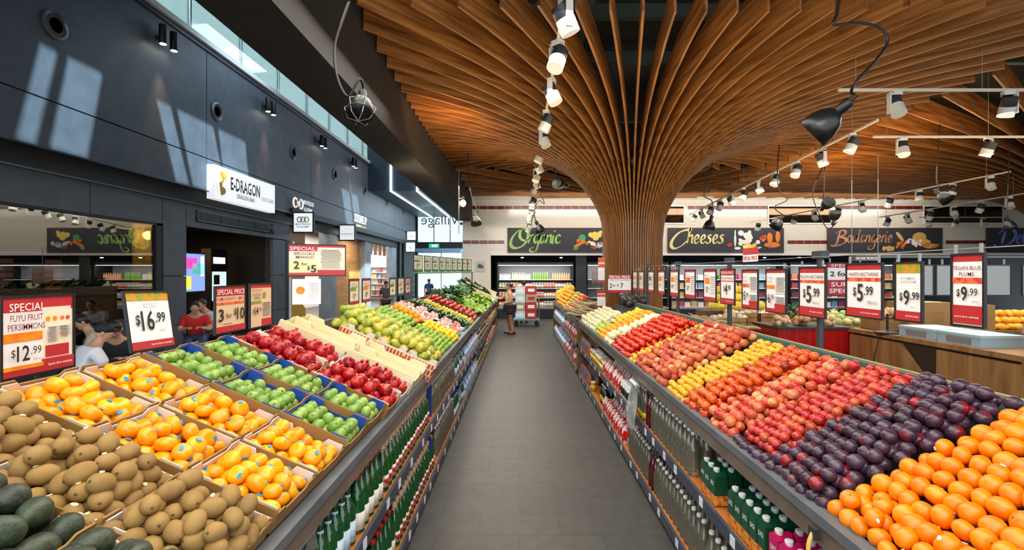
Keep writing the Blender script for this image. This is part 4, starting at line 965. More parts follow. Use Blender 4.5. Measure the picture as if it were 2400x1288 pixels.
sign(smat('L', SX - .02, 2.555, 1.71, -.03, 0, -.16), .295, .285, 'white price sign with a fruit photo strip reading 16.99',
     [('r', 'fruit_photo', 0, .85, 1, 1, T_fruit), ('t', 'product_name', 'NEW SEASON', .5, .79, .03, .34, T_grey), ('t', 'product_name', 'PINK GUAVA', .5, .74, .03, .30, T_grey), ('t', 'unit', 'PER KG', .74, .30, .03, .12, T_black)] + price('16', '.99', .42, .5, .36, 1.03) + FOOT(.14), post=.1)
sign(smat('L', SX, 3.23, 1.72, .0), .325, .285, 'tan and red price sign reading 3 for 10 behind the pomegranates',
     [('r', 'header_band', 0, .80, 1, 1, T_red), ('t', 'header_lettering', 'SPECIAL PRICE', .5, .89, .11, .94, T_white), ('t', 'product_name', 'POMEGRANATE - SMALL', .5, .74, .07, .96, T_red), ('r', 'rule', 0, .61, 1, .66, T_redp), ('t', 'price', '3', .16, .38, .28, .17, T_black), ('t', 'price', 'for', .42, .36, .12, .2, T_black), ('t', 'price', '$', .63, .42, .17, .08, T_black), ('t', 'price', '10', .83, .38, .28, .27, T_black), ('r', 'footer_band', 0, 0, 1, .13, T_red)] + lines(.25, .55, .19, .2, 1), T_tan, post=.1)
sign(smat('L', SX, 3.61, 1.72, .0), .295, .30, 'narrow tan two column price sign reading 14.99 beside the 3 for 10 sign',
     [('r', 'header_band', 0, .92, 1, 1, T_red), ('t', 'header_lettering', 'NEW SEASON', .26, .87, .05, .46, T_red), ('t', 'product_name', 'CUSTARD', .26, .76, .06, .40, T_black), ('t', 'product_name', 'APPLE', .26, .68, .06, .30, T_black), ('r', 'rule', .02, .55, .5, .61, T_olive), ('o', 'fruit_drawing', .64, .74, .08, T_olive), ('r', 'footer_band', .52, 0, 1, .17, T_red)] + price('14', '.99', .22, .38, .2, 1.0) + lines(.55, .95, .25, .6, 9), T_tan, post=.12)
bm = sign(smat('F', -1.79, 4.42, 2.065, 0, .42), .46, .265, 'hanging red and cream two column sign reading 2 for 5 above the mango heap',
     [('r', 'header_band', 0, .93, 1, 1, T_red), ('r', 'header_band', 0, .80, .5, .95, T_red), ('t', 'header_lettering', 'SPECIAL', .24, .88, .11, .44, T_white), ('t', 'product_name', 'BROOKS', .27, .72, .09, .36, T_plum), ('t', 'product_name', 'MANGO', .28, .60, .09, .32, T_plum), ('r', 'yellow_field', 0, .10, .5, .52, mat('sign_pale_yellow', 'dcd49a', .5)),
      ('t', 'price', '2', .13, .34, .25, .10, T_black), ('t', 'price', 'for', .27, .38, .10, .11, T_black), ('t', 'price', '$', .34, .24, .14, .05, T_black), ('t', 'price', '5', .43, .22, .24, .10, T_black), ('r', 'footer_band', 0, 0, 1, .08, T_red), ('r', 'footer_band', .5, .06, 1, .18, T_red)] + lines(.54, .94, .25, .9, 14), T_cream, hooks=.03)
MB().tube([(-.22, -.13, -.02), (-.22, -.62, -.02)], .01, 8).build('stem', M_grey, bm)
sign(smat('F', -1.86, 4.36, 1.79, 0, .42), .23, .22, 'small recipe card with an orange fruit picture under the 2 for 5 sign', [('o', 'fruit_picture', .28, .55, .16, T_org)] + lines(.55, .95, .2, .9, 10), None, 'recipe_card', .0)
for i, (y, wd, c, nm) in enumerate(((5.64, .31, T_olive, 'first'), (6.09, .31, T_org, 'second'), (7.35, .33, T_green, 'third'), (7.86, .36, T_org, 'fourth'), (8.35, .36, T_redp, 'fifth'))):
    top = T_red if i in (0, 1, 4) else T_green
    sign(smat('L', SX, y, 1.745), wd, .27, 'cream price sign on the rear rim of the left stand, %s beyond the mango heap' % nm, [('r', 'header_band', 0, .92, 1, 1, top), ('t', 'product_name', 'SPECIAL', .5, .8, .08, .7, T_grey), ('r', 'fruit_photo', .1, .52, .7, .66, c), ('r', 'footer_band', 0, 0, 1, .1, top)] + price(str(2 + i), '.99', .45, .32, .24, 1.2) + lines(.2, .9, .68, .74, 2), T_cream, post=.1)
# row of green footed signs standing across the vegetables
rw = thing('sign_rail', 'green rail carrying a row of vegetable price signs above the left stand', 'sign rail', (0, 0, 0))
MB().tube([(-1.72, 8.15, 1.955), (-1.12, 12.05, 1.975)], .012, 8).build('rail', T_green, rw)
for p in ((-1.70, 8.3, 1.955), (-1.14, 11.95, 1.975)): MB().tube([p, (p[0], p[1], 1.0 + LS * (abs(p[0]) - .83) + .06)], .012, 8).build('stem', M_dgrey, rw)
yy = 8.2
for i in range(9):
    wd = .42 if i == 0 else .34; q = (yy - 8.15) / 3.9
    sign(smat('L', -1.72 + .6 * q + .005, yy + wd / 2, 2.115 + .02 * q, 0, -.15), wd, .27, 'cream vegetable price sign with green foot, %s along the green rail' % ORD[i], [('r', 'footer_band', 0, 0, 1, .14, T_green), ('r', 'rule', .05, .6, .65, .7, mat('sign_dark_olive', '5a6440', .5))] + price(str((2, 3, 4, 1, 5, 2, 3, 2, 4)[i]), '.99', .4, .38, .26, 1.3) + lines(.1, .9, .76, .9, 2), mat('sign_sage', 'c9c8ac', .5)); yy += wd + .075
# signs hanging from the wire behind the right stand
HX = 2.0
wr = thing('sign_rail', 'grey posts and wire carrying the red price signs behind the right stand', 'sign rail', (HX, 0, 0))
MB().tube([(0, 1.7, 2.06), (0, 9.0, 2.06)], .0025, 6).build('wire', M_grey, wr)
for y in (3.37, 4.83, 6.4, 7.9):
    MB().tube([(.03, y, 1.2), (.03, y, 2.06)], .022, 10).build('post', M_dgrey, wr, 1)
    MB().box(0, y - .05, 2.05, .06, y + .05, 2.10).build('bracket', M_dgrey, wr)
def rsign(y0, y1, z0, z1, label, els, paper=None):
    sign(smat('R', HX - .012, (y0 + y1) / 2, (z0 + z1) / 2), y1 - y0, z1 - z0, label, els, paper, hooks=.05 if z1 < 2.04 else 0)
rsign(2.14, 2.29, 1.72, 2.03, 'narrow red and white price sign reading 9.99 with two line product name',
      [('r', 'header_band', 0, .91, 1, 1, T_red), ('t', 'product_name', 'TEGAN BLUE', .5, .82, .055, .92, T_plum), ('t', 'product_name', 'PLUMS', .5, .73, .055, .5, T_plum), ('r', 'fruit_photo', 0, .60, 1, .68, T_redp), ('t', 'unit', 'PER KG', .8, .34, .025, .24, T_grey), ('r', 'footer_band', 0, .02, 1, .28, T_red), ('t', 'footer_lettering', 'harris farm markets', .5, .12, .03, .8, T_white)] + price('9', '.99', .42, .45, .21, .50))
rsign(2.47, 2.635, 1.71, 2.0, 'narrow white price sign with a fruit photo on top reading 9.99',
      [('r', 'fruit_photo', 0, .83, 1, 1, T_fruit), ('t', 'product_name', 'SEPTEMBER', .5, .74, .03, .6, T_grey), ('t', 'product_name', 'CANDY PLUM', .5, .68, .03, .62, T_grey), ('t', 'unit', 'PER KG', .7, .24, .02, .16, T_grey)] + price('9', '.99', .46, .40, .27, .57) + FOOT(.16))
rsign(2.74, 3.03, 1.70, 2.0, 'red and white sign for white nectarines reading 5.99 near the black stand',
      [('r', 'header_band', 0, .90, 1, 1, T_red), ('t', 'product_name', 'WHITE NECTARINE', .5, .815, .07, .86, T_plum), ('r', 'fruit_photo', 0, .68, 1, .75, T_redp), ('t', 'unit', 'PER KG', .76, .28, .06, .26, T_grey)] + price('5', '.99', .42, .46, .34, .97) + FOOT(.16))
rsign(3.25, 3.54, 1.66, 1.985, 'red and white yellow nectarine sign reading 5.99 before the grey post',
      [('r', 'header_band', 0, .90, 1, 1, T_red), ('t', 'product_name', 'YELLOW NECTARINE', .5, .82, .07, .92, T_plum), ('r', 'fruit_photo', 0, .69, 1, .75, T_redp), ('t', 'unit', 'PER KG', .68, .28, .05, .26, T_grey)] + price('5', '.99', .40, .45, .36, .9) + FOOT(.19))
two = lambda a, b, p, ph: [('r', 'header_band', 0, .93, 1, 1, T_red), ('t', 'product_name', a, .24, .82, .05, .36, T_grey), ('t', 'product_name', b, .24, .72, .05, .30, T_grey), ('r', 'fruit_photo', .03, .55, .44, .64, ph), ('r', 'rule', .5, .44, 1, .446, T_grey), ('r', 'footer_band', .45, 0, 1, .2, T_red), ('r', 'footer_band', 0, 0, .45, .08, T_red)] + price(p, '.99', .22, .32, .24, 1.0) + lines(.5, .96, .5, .86, 9) + lines(.5, .96, .24, .4, 4)
rsign(3.73, 4.02, 1.65, 1.975, 'two column price sign reading 6.99 with a yellow fruit photo', two('GOLDEN', 'PEACH', '6', T_org))
rsign(4.17, 4.45, 1.65, 1.975, 'two column price sign reading 5.99 with a red fruit photo', two('WHITE', 'PEACH', '5', T_redp))
rsign(4.62, 4.93, 1.66, 1.985, 'red and white price sign reading 4.99 before the second grey post',
      [('r', 'header_band', 0, .83, 1, 1, T_red), ('t', 'header_lettering', 'SPECIAL PRICE', .5, .91, .07, .9, T_white), ('t', 'product_name', 'YELLOW PEACH', .5, .75, .07, .9, T_plum), ('r', 'rule', 0, .65, 1, .68, T_redp)] + price('4', '.99', .42, .43, .32, 1.0) + FOOT(.16))
for i, (y0, y1, ph) in enumerate(((5.06, 5.38, T_org), (5.66, 5.99, T_redp), (6.26, 6.58, T_org), (6.85, 7.15, T_redp), (7.4, 7.7, T_green), (8.0, 8.3, T_redp), (8.45, 8.75, T_org))):
    rsign(y0, y1, 1.66, 1.985, 'white price sign with red foot and fruit photo, %s beyond the 4.99 sign' % ORD[i], [('r', 'header_band', 0, .93, 1, 1, T_red), ('t', 'product_name', 'SPECIAL', .3, .83, .05, .4, T_grey), ('r', 'fruit_photo', .08, .55, .5, .75, ph), ('r', 'footer_band', 0, 0, 1, .13, T_red)] + price(str(2 + i % 5), '.99', .3, .38, .2, 1.0) + lines(.55, .95, .25, .85, 9))
sign(smat('R', HX - .01, 4.31, 2.11), .28, .12, 'red special price topper card above the two column 5.99 sign', [('r', 'white_field', 0, 0, 1, .5, T_white), ('t', 'lettering', 'SPECIAL PRICE', .5, .26, .3, .9, T_red)], T_red, 'topper_card', 0)
col_signs = ((1402, 1417, 603, 662, 'tall orange and white card on the left face of the timber column'), (1400, 1419, 679, 720, 'pink and white price card low on the left face of the timber column'))
for (a, b, t, bt, lb) in col_signs:
    p, q = at(a, t, 9.45), at(b, bt, 9.45)
    sign(smat('F', (p.x + q.x) / 2, 9.45, (p.z + q.z) / 2), q.x - p.x, p.z - q.z, lb, [('r', 'header_band', 0, .8, 1, 1, T_redp if 'orange' in lb else T_red), ('r', 'orange_band', 0, .6, 1, .75, T_redp), ('r', 'footer_band', 0, 0, 1, .1, T_red)] + lines(.1, .9, .2, .55, 4), None, 'price_sign', 0, post=.5)
p, q = at(1425, 643, 9.3), at(1479, 685, 9.3)
sign(smat('F', (p.x + q.x) / 2, 9.3, (p.z + q.z) / 2), q.x - p.x, p.z - q.z, 'red and white price sign reading 2 for 7 before the timber column',
     [('r', 'header_band', 0, .76, 1, 1, T_red), ('t', 'header_lettering', 'SPECIAL PRICE', .5, .87, .16, .9, T_white), ('t', 'product_name', 'THE JUICY TANGERINE', .5, .68, .08, .9, T_red), ('t', 'price', '2', .12, .38, .26, .1, T_black), ('t', 'price', 'for', .26, .4, .13, .12, T_black), ('t', 'price', '$', .42, .4, .16, .06, T_black), ('t', 'price', '7', .60, .38, .28, .12, T_black), ('r', 'footer_band', 0, 0, 1, .14, T_red)], None, 'price_sign', .004, post=.3)
# backs of grey signs and a red banner on the next aisle
for i, (x0, x1) in enumerate(((3.0, 3.31), (3.34, 3.93), (4.03, 4.6))):
    sign(smat('F', (x0 + x1) / 2, 4.0, 1.895), x1 - x0, .235, 'blank grey sign back in a dark frame, %s from the white 9.99 sign' % ORD[i], [], T_back, 'blank_sign', .008, hooks=.05)
br = thing('sign_rail', 'thin grey rail carrying the blank grey sign backs', 'sign rail', (3.0, 4.0, 2.08)); MB().tube([(-.1, 0, 0), (2.2, 0, 0)], .006, 6).build('wire', M_grey, br)
for x in (1.95, ): MB().tube([(x, .03, -2.08), (x, .03, .02)], .018, 8).build('post', M_dgrey, br, 1)
sign(smat('F', 3.26, 5.0, 1.89), .36, .32, 'red and white sign reading 2 for on the next aisle behind the white nectarine sign', [('r', 'header_band', 0, .86, 1, 1, T_red), ('t', 'header_lettering', 'SPECIAL', .5, .93, .09, .8, T_white), ('t', 'price', '2 for $', .45, .66, .18, .75, T_black), ('r', 'lower_field', 0, 0, 1, .48, T_red), ('t', 'lower_lettering', 'SUPER', .5, .34, .14, .8, T_white), ('t', 'lower_lettering', 'SPECIAL', .5, .14, .14, .9, T_white)], hooks=.05)
sign(smat('F', 8.3, 12.0, 2.31), .75, .14, 'small dark hanging sign with white organic produce lettering', [('t', 'lettering', 'ORGANIC PRODUCE', .55, .5, .5, .7, T_white)], mat('sign_charcoal', '3a3c3c', .5), 'hanging_sign', 0, hooks=2.4, cat='sign')
# ---------------------------------------------------------------- hand lettered boards on the back wall
GL = {
 'O': [[(1.0, 2.3), (.35, 1.9), (-.25, .9), (-.3, -.1), (.3, -.55), (1.2, -.2), (1.75, .9), (1.6, 2.0), (1.1, 2.35), (.7, 1.9), (.75, 1.0), (1.3, .55), (1.9, .75)]],
 'C': [[(1.5, 2.2), (1.85, 2.35), (1.9, 2.0), (1.4, 2.1), (.5, 1.7), (-.2, .7), (-.3, -.2), (.2, -.6), (1.0, -.2), (1.6, .5)]],
 'B': [[(.5, 2.1), (.3, 1.0), (.2, .1), (-.2, -.4)], [(-.2, 1.7), (.6, 2.2), (1.3, 2.1), (1.2, 1.5), (.5, 1.1), (1.3, .9), (1.5, .3), (.9, -.2), (-.2, -.5), (-.7, -.3)]],
 'D': [[(.6, 2.0), (.4, 1.0), (.3, .1)], [(-.3, 1.5), (.3, 2.1), (1.4, 2.2), (1.9, 1.5), (1.6, .5), (.7, -.2), (-.3, -.4), (-.7, 0)]],
 'r': [[(0, 0), (.12, 1)], [(.1, .55), (.3, .95), (.52, .95)]], 'n': [[(0, 0), (.1, 1)], [(.08, .5), (.35, .98), (.52, .75), (.5, .15), (.68, .02)]],
 'g': [[(.6, .85), (.35, 1), (.1, .7), (.1, .25), (.32, .05), (.58, .5), (.62, .95), (.6, 0), (.45, -.75), (.1, -1.0), (-.3, -.85), (-.2, -.55), (.1, -.5)]],
 'a': [[(.6, .85), (.35, 1), (.1, .7), (.1, .2), (.3, .03), (.55, .45), (.62, .95), (.6, .2), (.78, .02)]], 'i': [[(.05, .95), (.0, .15), (.18, .02)], [(.1, 1.35), (.13, 1.5)]],
 'c': [[(.55, .8), (.35, 1), (.08, .65), (.1, .2), (.35, 0), (.62, .25)]], 'h': [[(.0, 0), (.18, 1.9)], [(.08, .5), (.35, .98), (.52, .75), (.5, .15), (.68, .02)]],
 'e': [[(.08, .45), (.4, .5), (.5, .8), (.3, 1), (.08, .6), (.14, .12), (.36, 0), (.6, .25)]], 's': [[(.52, .9), (.3, 1), (.16, .75), (.42, .45), (.38, .1), (.1, 0), (-.08, .2)]],
 'o': [[(.35, 1), (.1, .7), (.1, .25), (.32, 0), (.55, .3), (.55, .75), (.35, 1), (.25, .95)]], 'u': [[(.05, .95), (.05, .25), (.25, .02), (.48, .3), (.56, .95), (.55, .2), (.72, .02)]], 'l': [[(.18, 1.9), (.05, .9), (.05, .2), (.25, .02)]]}
WID = {'O': 1.75, 'C': 1.55, 'B': 1.55, 'D': 1.9, 'i': .3, 'l': .38, 'r': .55, 's': .68}
def script(word, x, z, xh, thick, slant=.12, y=-.03):
    mb = MB()
    for ch in word:
        cap = ch.isupper()
        for st in GL[ch]:
            pts = smooth_pts([(px * .92, pz * .8 - .12, 0) if cap else (px, pz, 0) for px, pz in st], 5); vs = []; n = len(pts)
            for i, p in enumerate(pts):
                d = pts[min(i + 1, n - 1)] - pts[max(i - 1, 0)]; d = d.normalized() if d.length else Vector((1, 0, 0))
                w = thick * (1.6 if cap else 1) * (.35 + .65 * abs(math.sin(math.atan2(d.y, d.x) - .5))) * (.45 + .55 * math.sin(PI * min(1, max(0, .06 + .9 * i / n))))
                nv = Vector((-d.y, d.x, 0)) * w
                for q in (p + nv, p - nv): vs.append((x + (q.x + slant * q.y) * xh, y, z + q.y * xh))
            mb.add(vs, [(i * 2, i * 2 + 2, i * 2 + 3, i * 2 + 1) for i in range(n - 1)])
        x += WID.get(ch, .74) * xh
    return mb
def blobs(spec, y):
    mb = MB()
    for bi, (x, z, rx, rz, a) in enumerate(spec):
        y -= .0004; n = 14; vs = [(x + rx * math.cos(2 * PI * k / n) * math.cos(a) - rz * math.sin(2 * PI * k / n) * math.sin(a), y, z + rx * math.cos(2 * PI * k / n) * math.sin(a) + rz * math.sin(2 * PI * k / n) * math.cos(a)) for k in range(n)]
        mb.add(vs, [tuple(range(n))])
    return mb
M_slate = mat('slate_board', '2c2c31', .55, noise=('34343a', 1.2)); M_maroon = mat('maroon_edge', '5a1e1e', .5)
def board(px0, px1, label, word, col, xh, wx, wz, thick, art):
    a, b = at(px0, 535, 20.9), at(px1, 590, 20.9); w, h = b.x - a.x, a.z - b.z
    r = thing('lettered_board', label, 'sign', (a.x, 20.93, b.z))
    MB().box(0, -.02, 0, w, .02, h).build('board', M_slate, r)
    MB().box(-.03, -.022, -.03, w + .03, .022, 0).box(-.03, -.022, h, w + .03, .022, h + .03).box(-.03, -.022, 0, 0, .022, h).box(w, -.022, 0, w + .03, .022, h).build('edge', M_maroon, r)
    script(word, wx, wz, xh, thick * 1.5).build('painted_word', col, r)
    for i, (nm, m, spec) in enumerate(art): blobs([(x * w, z * h, rx * h, rz * h, an) for (x, z, rx, rz, an) in spec], -.026 - .006 * i).build(nm + '_pattern', m, r)
    return r
pc = lambda n, c: mat(n, c, .55)
Y1, O1, W1, R1, G1, P1, B1, N1 = pc('paint_yellow', 'e8c860'), pc('paint_orange', 'e07a20'), pc('paint_white', 'f0ece0'), pc('paint_red', 'c23020'), pc('paint_green', '3fa06a'), pc('paint_purple', '8a4aa0'), pc('paint_blue', '7fa4cc'), pc('paint_tan', 'd8a860')
rb = lambda n, x0, x1, z0, z1, r0, r1: [(R.uniform(x0, x1), R.uniform(z0, z1), R.uniform(r0, r1), R.uniform(r0, r1) * .8, R.uniform(0, 3)) for _ in range(n)]
board(1191, 1432, 'slate board with green script lettering and painted fruit left of the column', 'Organic', mat('paint_lime', 'b4d884', .5, noise=('7cb43c', 2.5)), .36, .22, .36, .085,
      [('painted_greens', G1, [(.72, .6, .16, .04, .3 * k) for k in range(10)] + [(.66, .14, .12, .06, .4)]), ('painted_yellow_fruit', Y1, rb(12, .80, .90, .55, .85, .08, .14)), ('painted_orange_fruit', O1, [(.68, .3, .22, .07, .5)] + rb(9, .68, .95, .25, .5, .06, .11)), ('painted_white', W1, rb(12, .78, .96, .2, .45, .05, .1)), ('painted_blue', B1, [(.85, .2, .2, .04, .1), (.9, .32, .2, .03, -.2)]), ('painted_red', R1, rb(4, .72, .95, .12, .3, .04, .06))])
board(1567, 1836, 'slate board with yellow script lettering and painted cheeses right of the column', 'Cheeses', mat('paint_gold', 'd8c03a', .5, noise=('efe6c0', 2.5)), .36, .22, .36, .085,
      [('painted_white', W1, rb(14, .62, .78, .35, .85, .08, .16)), ('painted_milk', mat('paint_milk', 'dfe6dc', .5), [(.58, .5, .05, .28, 0), (.58, .82, .03, .12, 0), (.6, .16, .14, .06, 0), (.75, .16, .3, .05, .1)]), ('painted_yellow_cheese', Y1, rb(6, .66, .76, .2, .35, .08, .14)), ('painted_orange_cheese', O1, [(.88, .6, .12, .22, 0), (.95, .65, .1, .25, 0), (.9, .3, .35, .12, 0)] + rb(4, .78, .86, .5, .7, .08, .12)), ('painted_red', R1, [(.53, .3, .12, .09, .2), (.82, .62, .12, .08, .3)]), ('painted_purple', P1, [(.88, .2, .07, .06, 0)])])
board(1942, 2208, 'slate board with copper script lettering and painted breads', 'Boulangerie', mat('paint_copper', 'd8a070', .5, noise=('b86a3a', 2.5)), .30, .3, .40, .07,
      [('painted_bread', N1, [(.63, .65, .26, .08, -.9), (.70, .45, .2, .08, .6), (.80, .62, .3, .22, .1), (.85, .4, .25, .15, 0), (.9, .25, .28, .1, .1)] + rb(6, .45, .6, .1, .22, .08, .12)), ('painted_crust', O1, [(.86, .3, .2, .08, .3), (.94, .25, .18, .06, .4), (.62, .35, .1, .08, 0)] + rb(6, .60, .78, .2, .45, .05, .09)), ('painted_white', W1, rb(12, .68, .82, .25, .5, .06, .1)), ('painted_purple', P1, [(.72, .45, .05, .08, .3), (.65, .15, .05, .06, 0)])])
board(2315, 2540, 'slate board with blue script lettering at the far right of the tiled wall', 'Deli', mat('paint_periwinkle', '8890e0', .5, noise=('5a6cc8', 2.5)), .36, .5, .36, .085, [('painted_red', R1, rb(8, .5, .8, .2, .6, .08, .14))])
# pipes/wires on the wall and small wall logo
p = at(1126, 624, 20.98); w = thing('wall_emblem', 'small grey wall plate with a dark leaf emblem on the tiled pier', 'sign', p); MB().box(-.2, -.01, -.22, .2, .012, .22).build('plate', mat('plate_grey', 'bdb9ac', .5), w); blobs([(0, 0, .13, .07, .2), (-.05, .05, .08, .05, .9), (.05, -.03, .09, .05, -.4)], -.014).build('emblem', mat('emblem_green', '4a5a44', .5), w)

# ---------------------------------------------------------------- signs and fittings of the long mall wall
def wallM(y, z, off=.0): return Matrix.Translation((-7.9 + off, y, z)) @ Matrix(((0, 0, 1, 0), (1, 0, 0, 0), (0, 1, 0, 0), (0, 0, 0, 1)))
M_lit = mat('lit_sign_white', 'f4f6f8', .4, emit=.5)
r = thing('wall_sign', 'long white lightbox sign with black and yellow lettering on the dark wall', 'sign', M=wallM(14.15, 4.27, .12))
MB().box(-1.55, -.43, -.12, 1.55, .43, .08).build('lightbox', M_lit, r)
t = MB(); put_text(t, 'E-DRAGON', -.1, .08, .36, 1.5, .083, .03); put_text(t, 'DRAGON BAR', -.1, -.22, .12, .9, .083, .01); t.build('black_lettering', T_black, r)
t = MB(); t.tube([(-1.25, -.3, .085), (-1.32, 0, .085), (-1.2, .1, .085), (-1.3, .3, .085)], .04, 6); t.ell((-1.15, .22, .085), (.12, .1, .01), 10, 6); t.ell((-1.2, -.18, .085), (.13, .1, .01), 10, 6); put_text(t, 'NOODLE BAR', 1.1, -.1, .12, .7, .083, .01); t.build('yellow_emblem', mat('emblem_yellow', 'd8a020', .5), r)
r = thing('wall_sign', 'raised white two line lettering with a looped emblem on the dark wall', 'sign', M=wallM(18.3, 4.42, .03))
t = MB(); put_text(t, 'MONTESSORI', .25, .12, .16, .9, .03, .02); put_text(t, 'ACADEMY', .2, -.14, .16, .75, .03, .02); t.build('lettering', M_lit, r)
def loops(mats, s, z, x0, y0, parent):
    for i, m in enumerate(mats):
        MB().tube([(x0 + (i - 1) * s * .75 + s * .5 * math.cos(a * PI / 8), y0 + s * .55 * math.sin(a * PI / 8), z) for a in range(17)], s * .1, 6).build('emblem_loop', m, parent, 1)
LM = (mat('loop_blue', '3a62b8', .4), mat('loop_orange', 'e08a30', .4), mat('loop_green', '5aa05a', .4))
loops((M_lit, LM[1], M_lit), .3, .04, -.65, 0, r)
r = thing('wall_sign', 'raised white and yellow shop lettering on the blue lit wall above the wood clad shop', 'sign', M=wallM(24.6, 4.5, .03))
t = MB(); put_text(t, 'SOUMEUP', 0, .1, .42, 1.9, .04, .03); t.build('white_lettering', M_lit, r); t = MB(); put_text(t, 'KITCHEN', .1, -.33, .28, 1.6, .04, .03); t.build('yellow_lettering', mat('lit_yellow', 'e0b040', .4, emit=.5), r)
def blade(px, Y, label, sz, z, txt, lp=False):
    x = (px - 1218) / F * Y
    r = thing('blade_sign', label, 'sign', (x, Y, z))
    MB().box(0, -.05, -sz / 2, sz, .05, sz / 2).build('lightbox', M_black, r); MB().box(.05, -.056, -sz / 2 + .05, sz - .05, -.05, sz / 2 - .05).build('lit_face', M_lit, r)
    MB().box(-.15, -.03, sz / 2 - .15, 0, .03, sz / 2 - .05).build('arm', M_black, r)
    t = MB(); M = Matrix.Translation((0, -.059, 0)) @ Matrix.Rotation(PI / 2, 4, 'X')
    for i, s in enumerate(txt): put_text(t, s, sz / 2, -.06 - .09 * i, .06, sz * (.7 - .1 * i), 0, .012, M)
    t.build('lettering', mat('sign_slate_text', '5a6472', .5), r)
    if lp: loops(LM, .16, 0, 0, 0, r); [setattr(c, 'matrix_local', Matrix.Translation((sz / 2, -.062, .1)) @ Matrix.Rotation(PI / 2, 4, 'X')) for c in r.children if c.name.startswith('emblem_loop')]
blade(687, 17.35, 'square white blade sign with a coloured loop emblem projecting from the dark wall', .74, 3.71, ('MONTESSORI', 'ACADEMY'), True)
blade(795, 21.8, 'square white blade sign with one pale text line before the wood clad shop', .72, 3.72, ('SCANDIFOOT', ))
blade(953, 34.6, 'upper white blade sign near the bright mall end', .68, 4.55, ('7', )); blade(950, 34.4, 'lower white blade sign near the bright mall end', .72, 3.75, ('T', ))
for i, y in enumerate((8.48, 13.0, 17.4, 21.3, 25.4, 29.6, 33.8)):
    r = thing('wall_vent', 'round black wall vent high on the dark wall, %s from the camera' % ORD[i], 'vent', M=wallM(y, 6.16, .0))
    MB().lathe([(.17, .0), (.23, .0), (.235, .03), (.19, .05), (.17, .02)], 28).build('rim', mat('vent_rim', '6c7278', .4, .4), r, 1)
    m = MB()
    for rr in (.15, .11, .07): m.lathe([(rr, .005), (rr + .02, .005), (rr + .015, .03), (rr, .03)], 24)
    m.lathe([(.0, 0), (.04, .0), (.035, .03), (0, .03)], 16); m.lathe([(0, -.002), (.17, -.002), (.17, .003), (0, .003)], 24).build('louvre_rings', M_black, r, 1)
M_hot = mat('lamp_glow', 'fff2e0', .4, emit=14, ecol='fff0dc')
for i, y in enumerate((10.95, 15.45, 19.6, 23.3)):
    r = thing('wall_spotlight', 'pair of black cylinder spotlights high on the dark wall, %s pair from the camera' % ORD[i], 'spotlight', (-7.9, y, 7.1))
    MB().box(0, -.06, -.04, .12, .06, .04).build('bracket', M_black, r)
    for s in (-.17, .17):
        c = MB().lathe([(.075, -.2), (.08, -.19), (.08, .2), (.075, .21)], 16, Matrix.Translation((.2, s, 0))).build('cylinder', M_black, r, 1)
        MB().lathe([(.065, -.206), (.065, -.202)], 16, Matrix.Translation((.2, s, 0))).build('lens', M_hot, c)
    lamp('SPOT', (-7.66, y, 6.88), (-7.85, y, 4.0), 130, (1, .5, .26), 'wall_wash', spot_size=.7, spot_blend=.9, shadow_soft_size=.05)
r = thing('air_grille', 'long dark air grille in four sections above the cafe door', 'grille', M=wallM(14.0, 3.37, -.02))
MB().box(-1.75, -.14, -.02, 1.75, .14, .03).build('frame', mat('grille_frame', '565e66', .4, .5), r)
for k in range(4): MB().box(-1.68 + k * .85, -.1, .03, -.87 + k * .85, .1, .04).build('louvre', M_black, r)
# cafe interior
for i, (x, y, w, h, d) in enumerate(((-10, 12.9, 1.3, .42, 1.2), (-9.8, 7.0, 1.8, .4, 1.8))):
    r = thing('wicker_shade', ('broad woven lamp shade inside the cafe door', 'broad woven lamp shade behind the left shop window')[i], 'lamp', (x, y, 2.9 if i else 2.85))
    MB().lathe([(w * .62, -.2), (w * .64, -.2), (w * .5, .15), (.1, .2), (.1, .19), (w * .48, .14)], 28).build('shade', tile_mat('woven_cane', 'a8702c', 'c08a3c', '4a2e10', .5, .02, .004, .6, .5, 'XZ', .5), r, 1)
    MB().tube([(0, 0, .19), (0, 0, .4)], .01, 6).build('cord', M_black, r)
r = thing('menu_screen', 'portrait menu screen with blue, pink and yellow graphics beside the cafe door', 'screen', (-8.9, 13.66, 1.97))
MB().box(-.03, -.48, -.55, .0, .48, .55).build('case', M_black, r); MB().box(0, -.44, -.51, .008, .44, .51).build('lit_panel', mat('screen_blue', '7f9ae8', .3, emit=.9), r)
for nm, c, bx in (('pink_graphic', 'f04aa8', (-.4, .1, .1, .4)), ('teal_graphic', '4aa89a', (-.1, -.05, .4, .25)), ('yellow_graphic', 'f0e04a', (-.42, -.45, -.15, -.1)), ('white_graphic', 'e6e6f0', (.25, -.1, .4, .45))): MB().box(.008, bx[0], bx[1], .011, bx[2], bx[3]).build(nm, mat('screen_' + nm, c, .3, emit=.9), r)
r = thing('order_kiosk', 'black order kiosk with a bright screen inside the cafe door', 'kiosk', (-9.6, 15.7, 0))
MB().box(-.15, -.42, 0, .15, .42, 2.7).build('case', M_black, r); MB().box(.15, -.36, 1.1, .16, .36, 2.0).build('screen', mat('kiosk_screen', 'bfe0ea', .3, emit=1.0), r); MB().box(.15, -.3, 2.25, .16, .3, 2.45).build('lit_header', mat('kiosk_header', 'e8f0ff', .3, emit=1.3), r); MB().box(.16, -.3, 1.6, .165, 0, 1.9).build('dark_picture', M_charcoal, r)
r = thing('gold_curtain', 'golden yellow curtain lit behind the right edge of the left shop window', 'curtain', (-8.6, 11.5, 0))
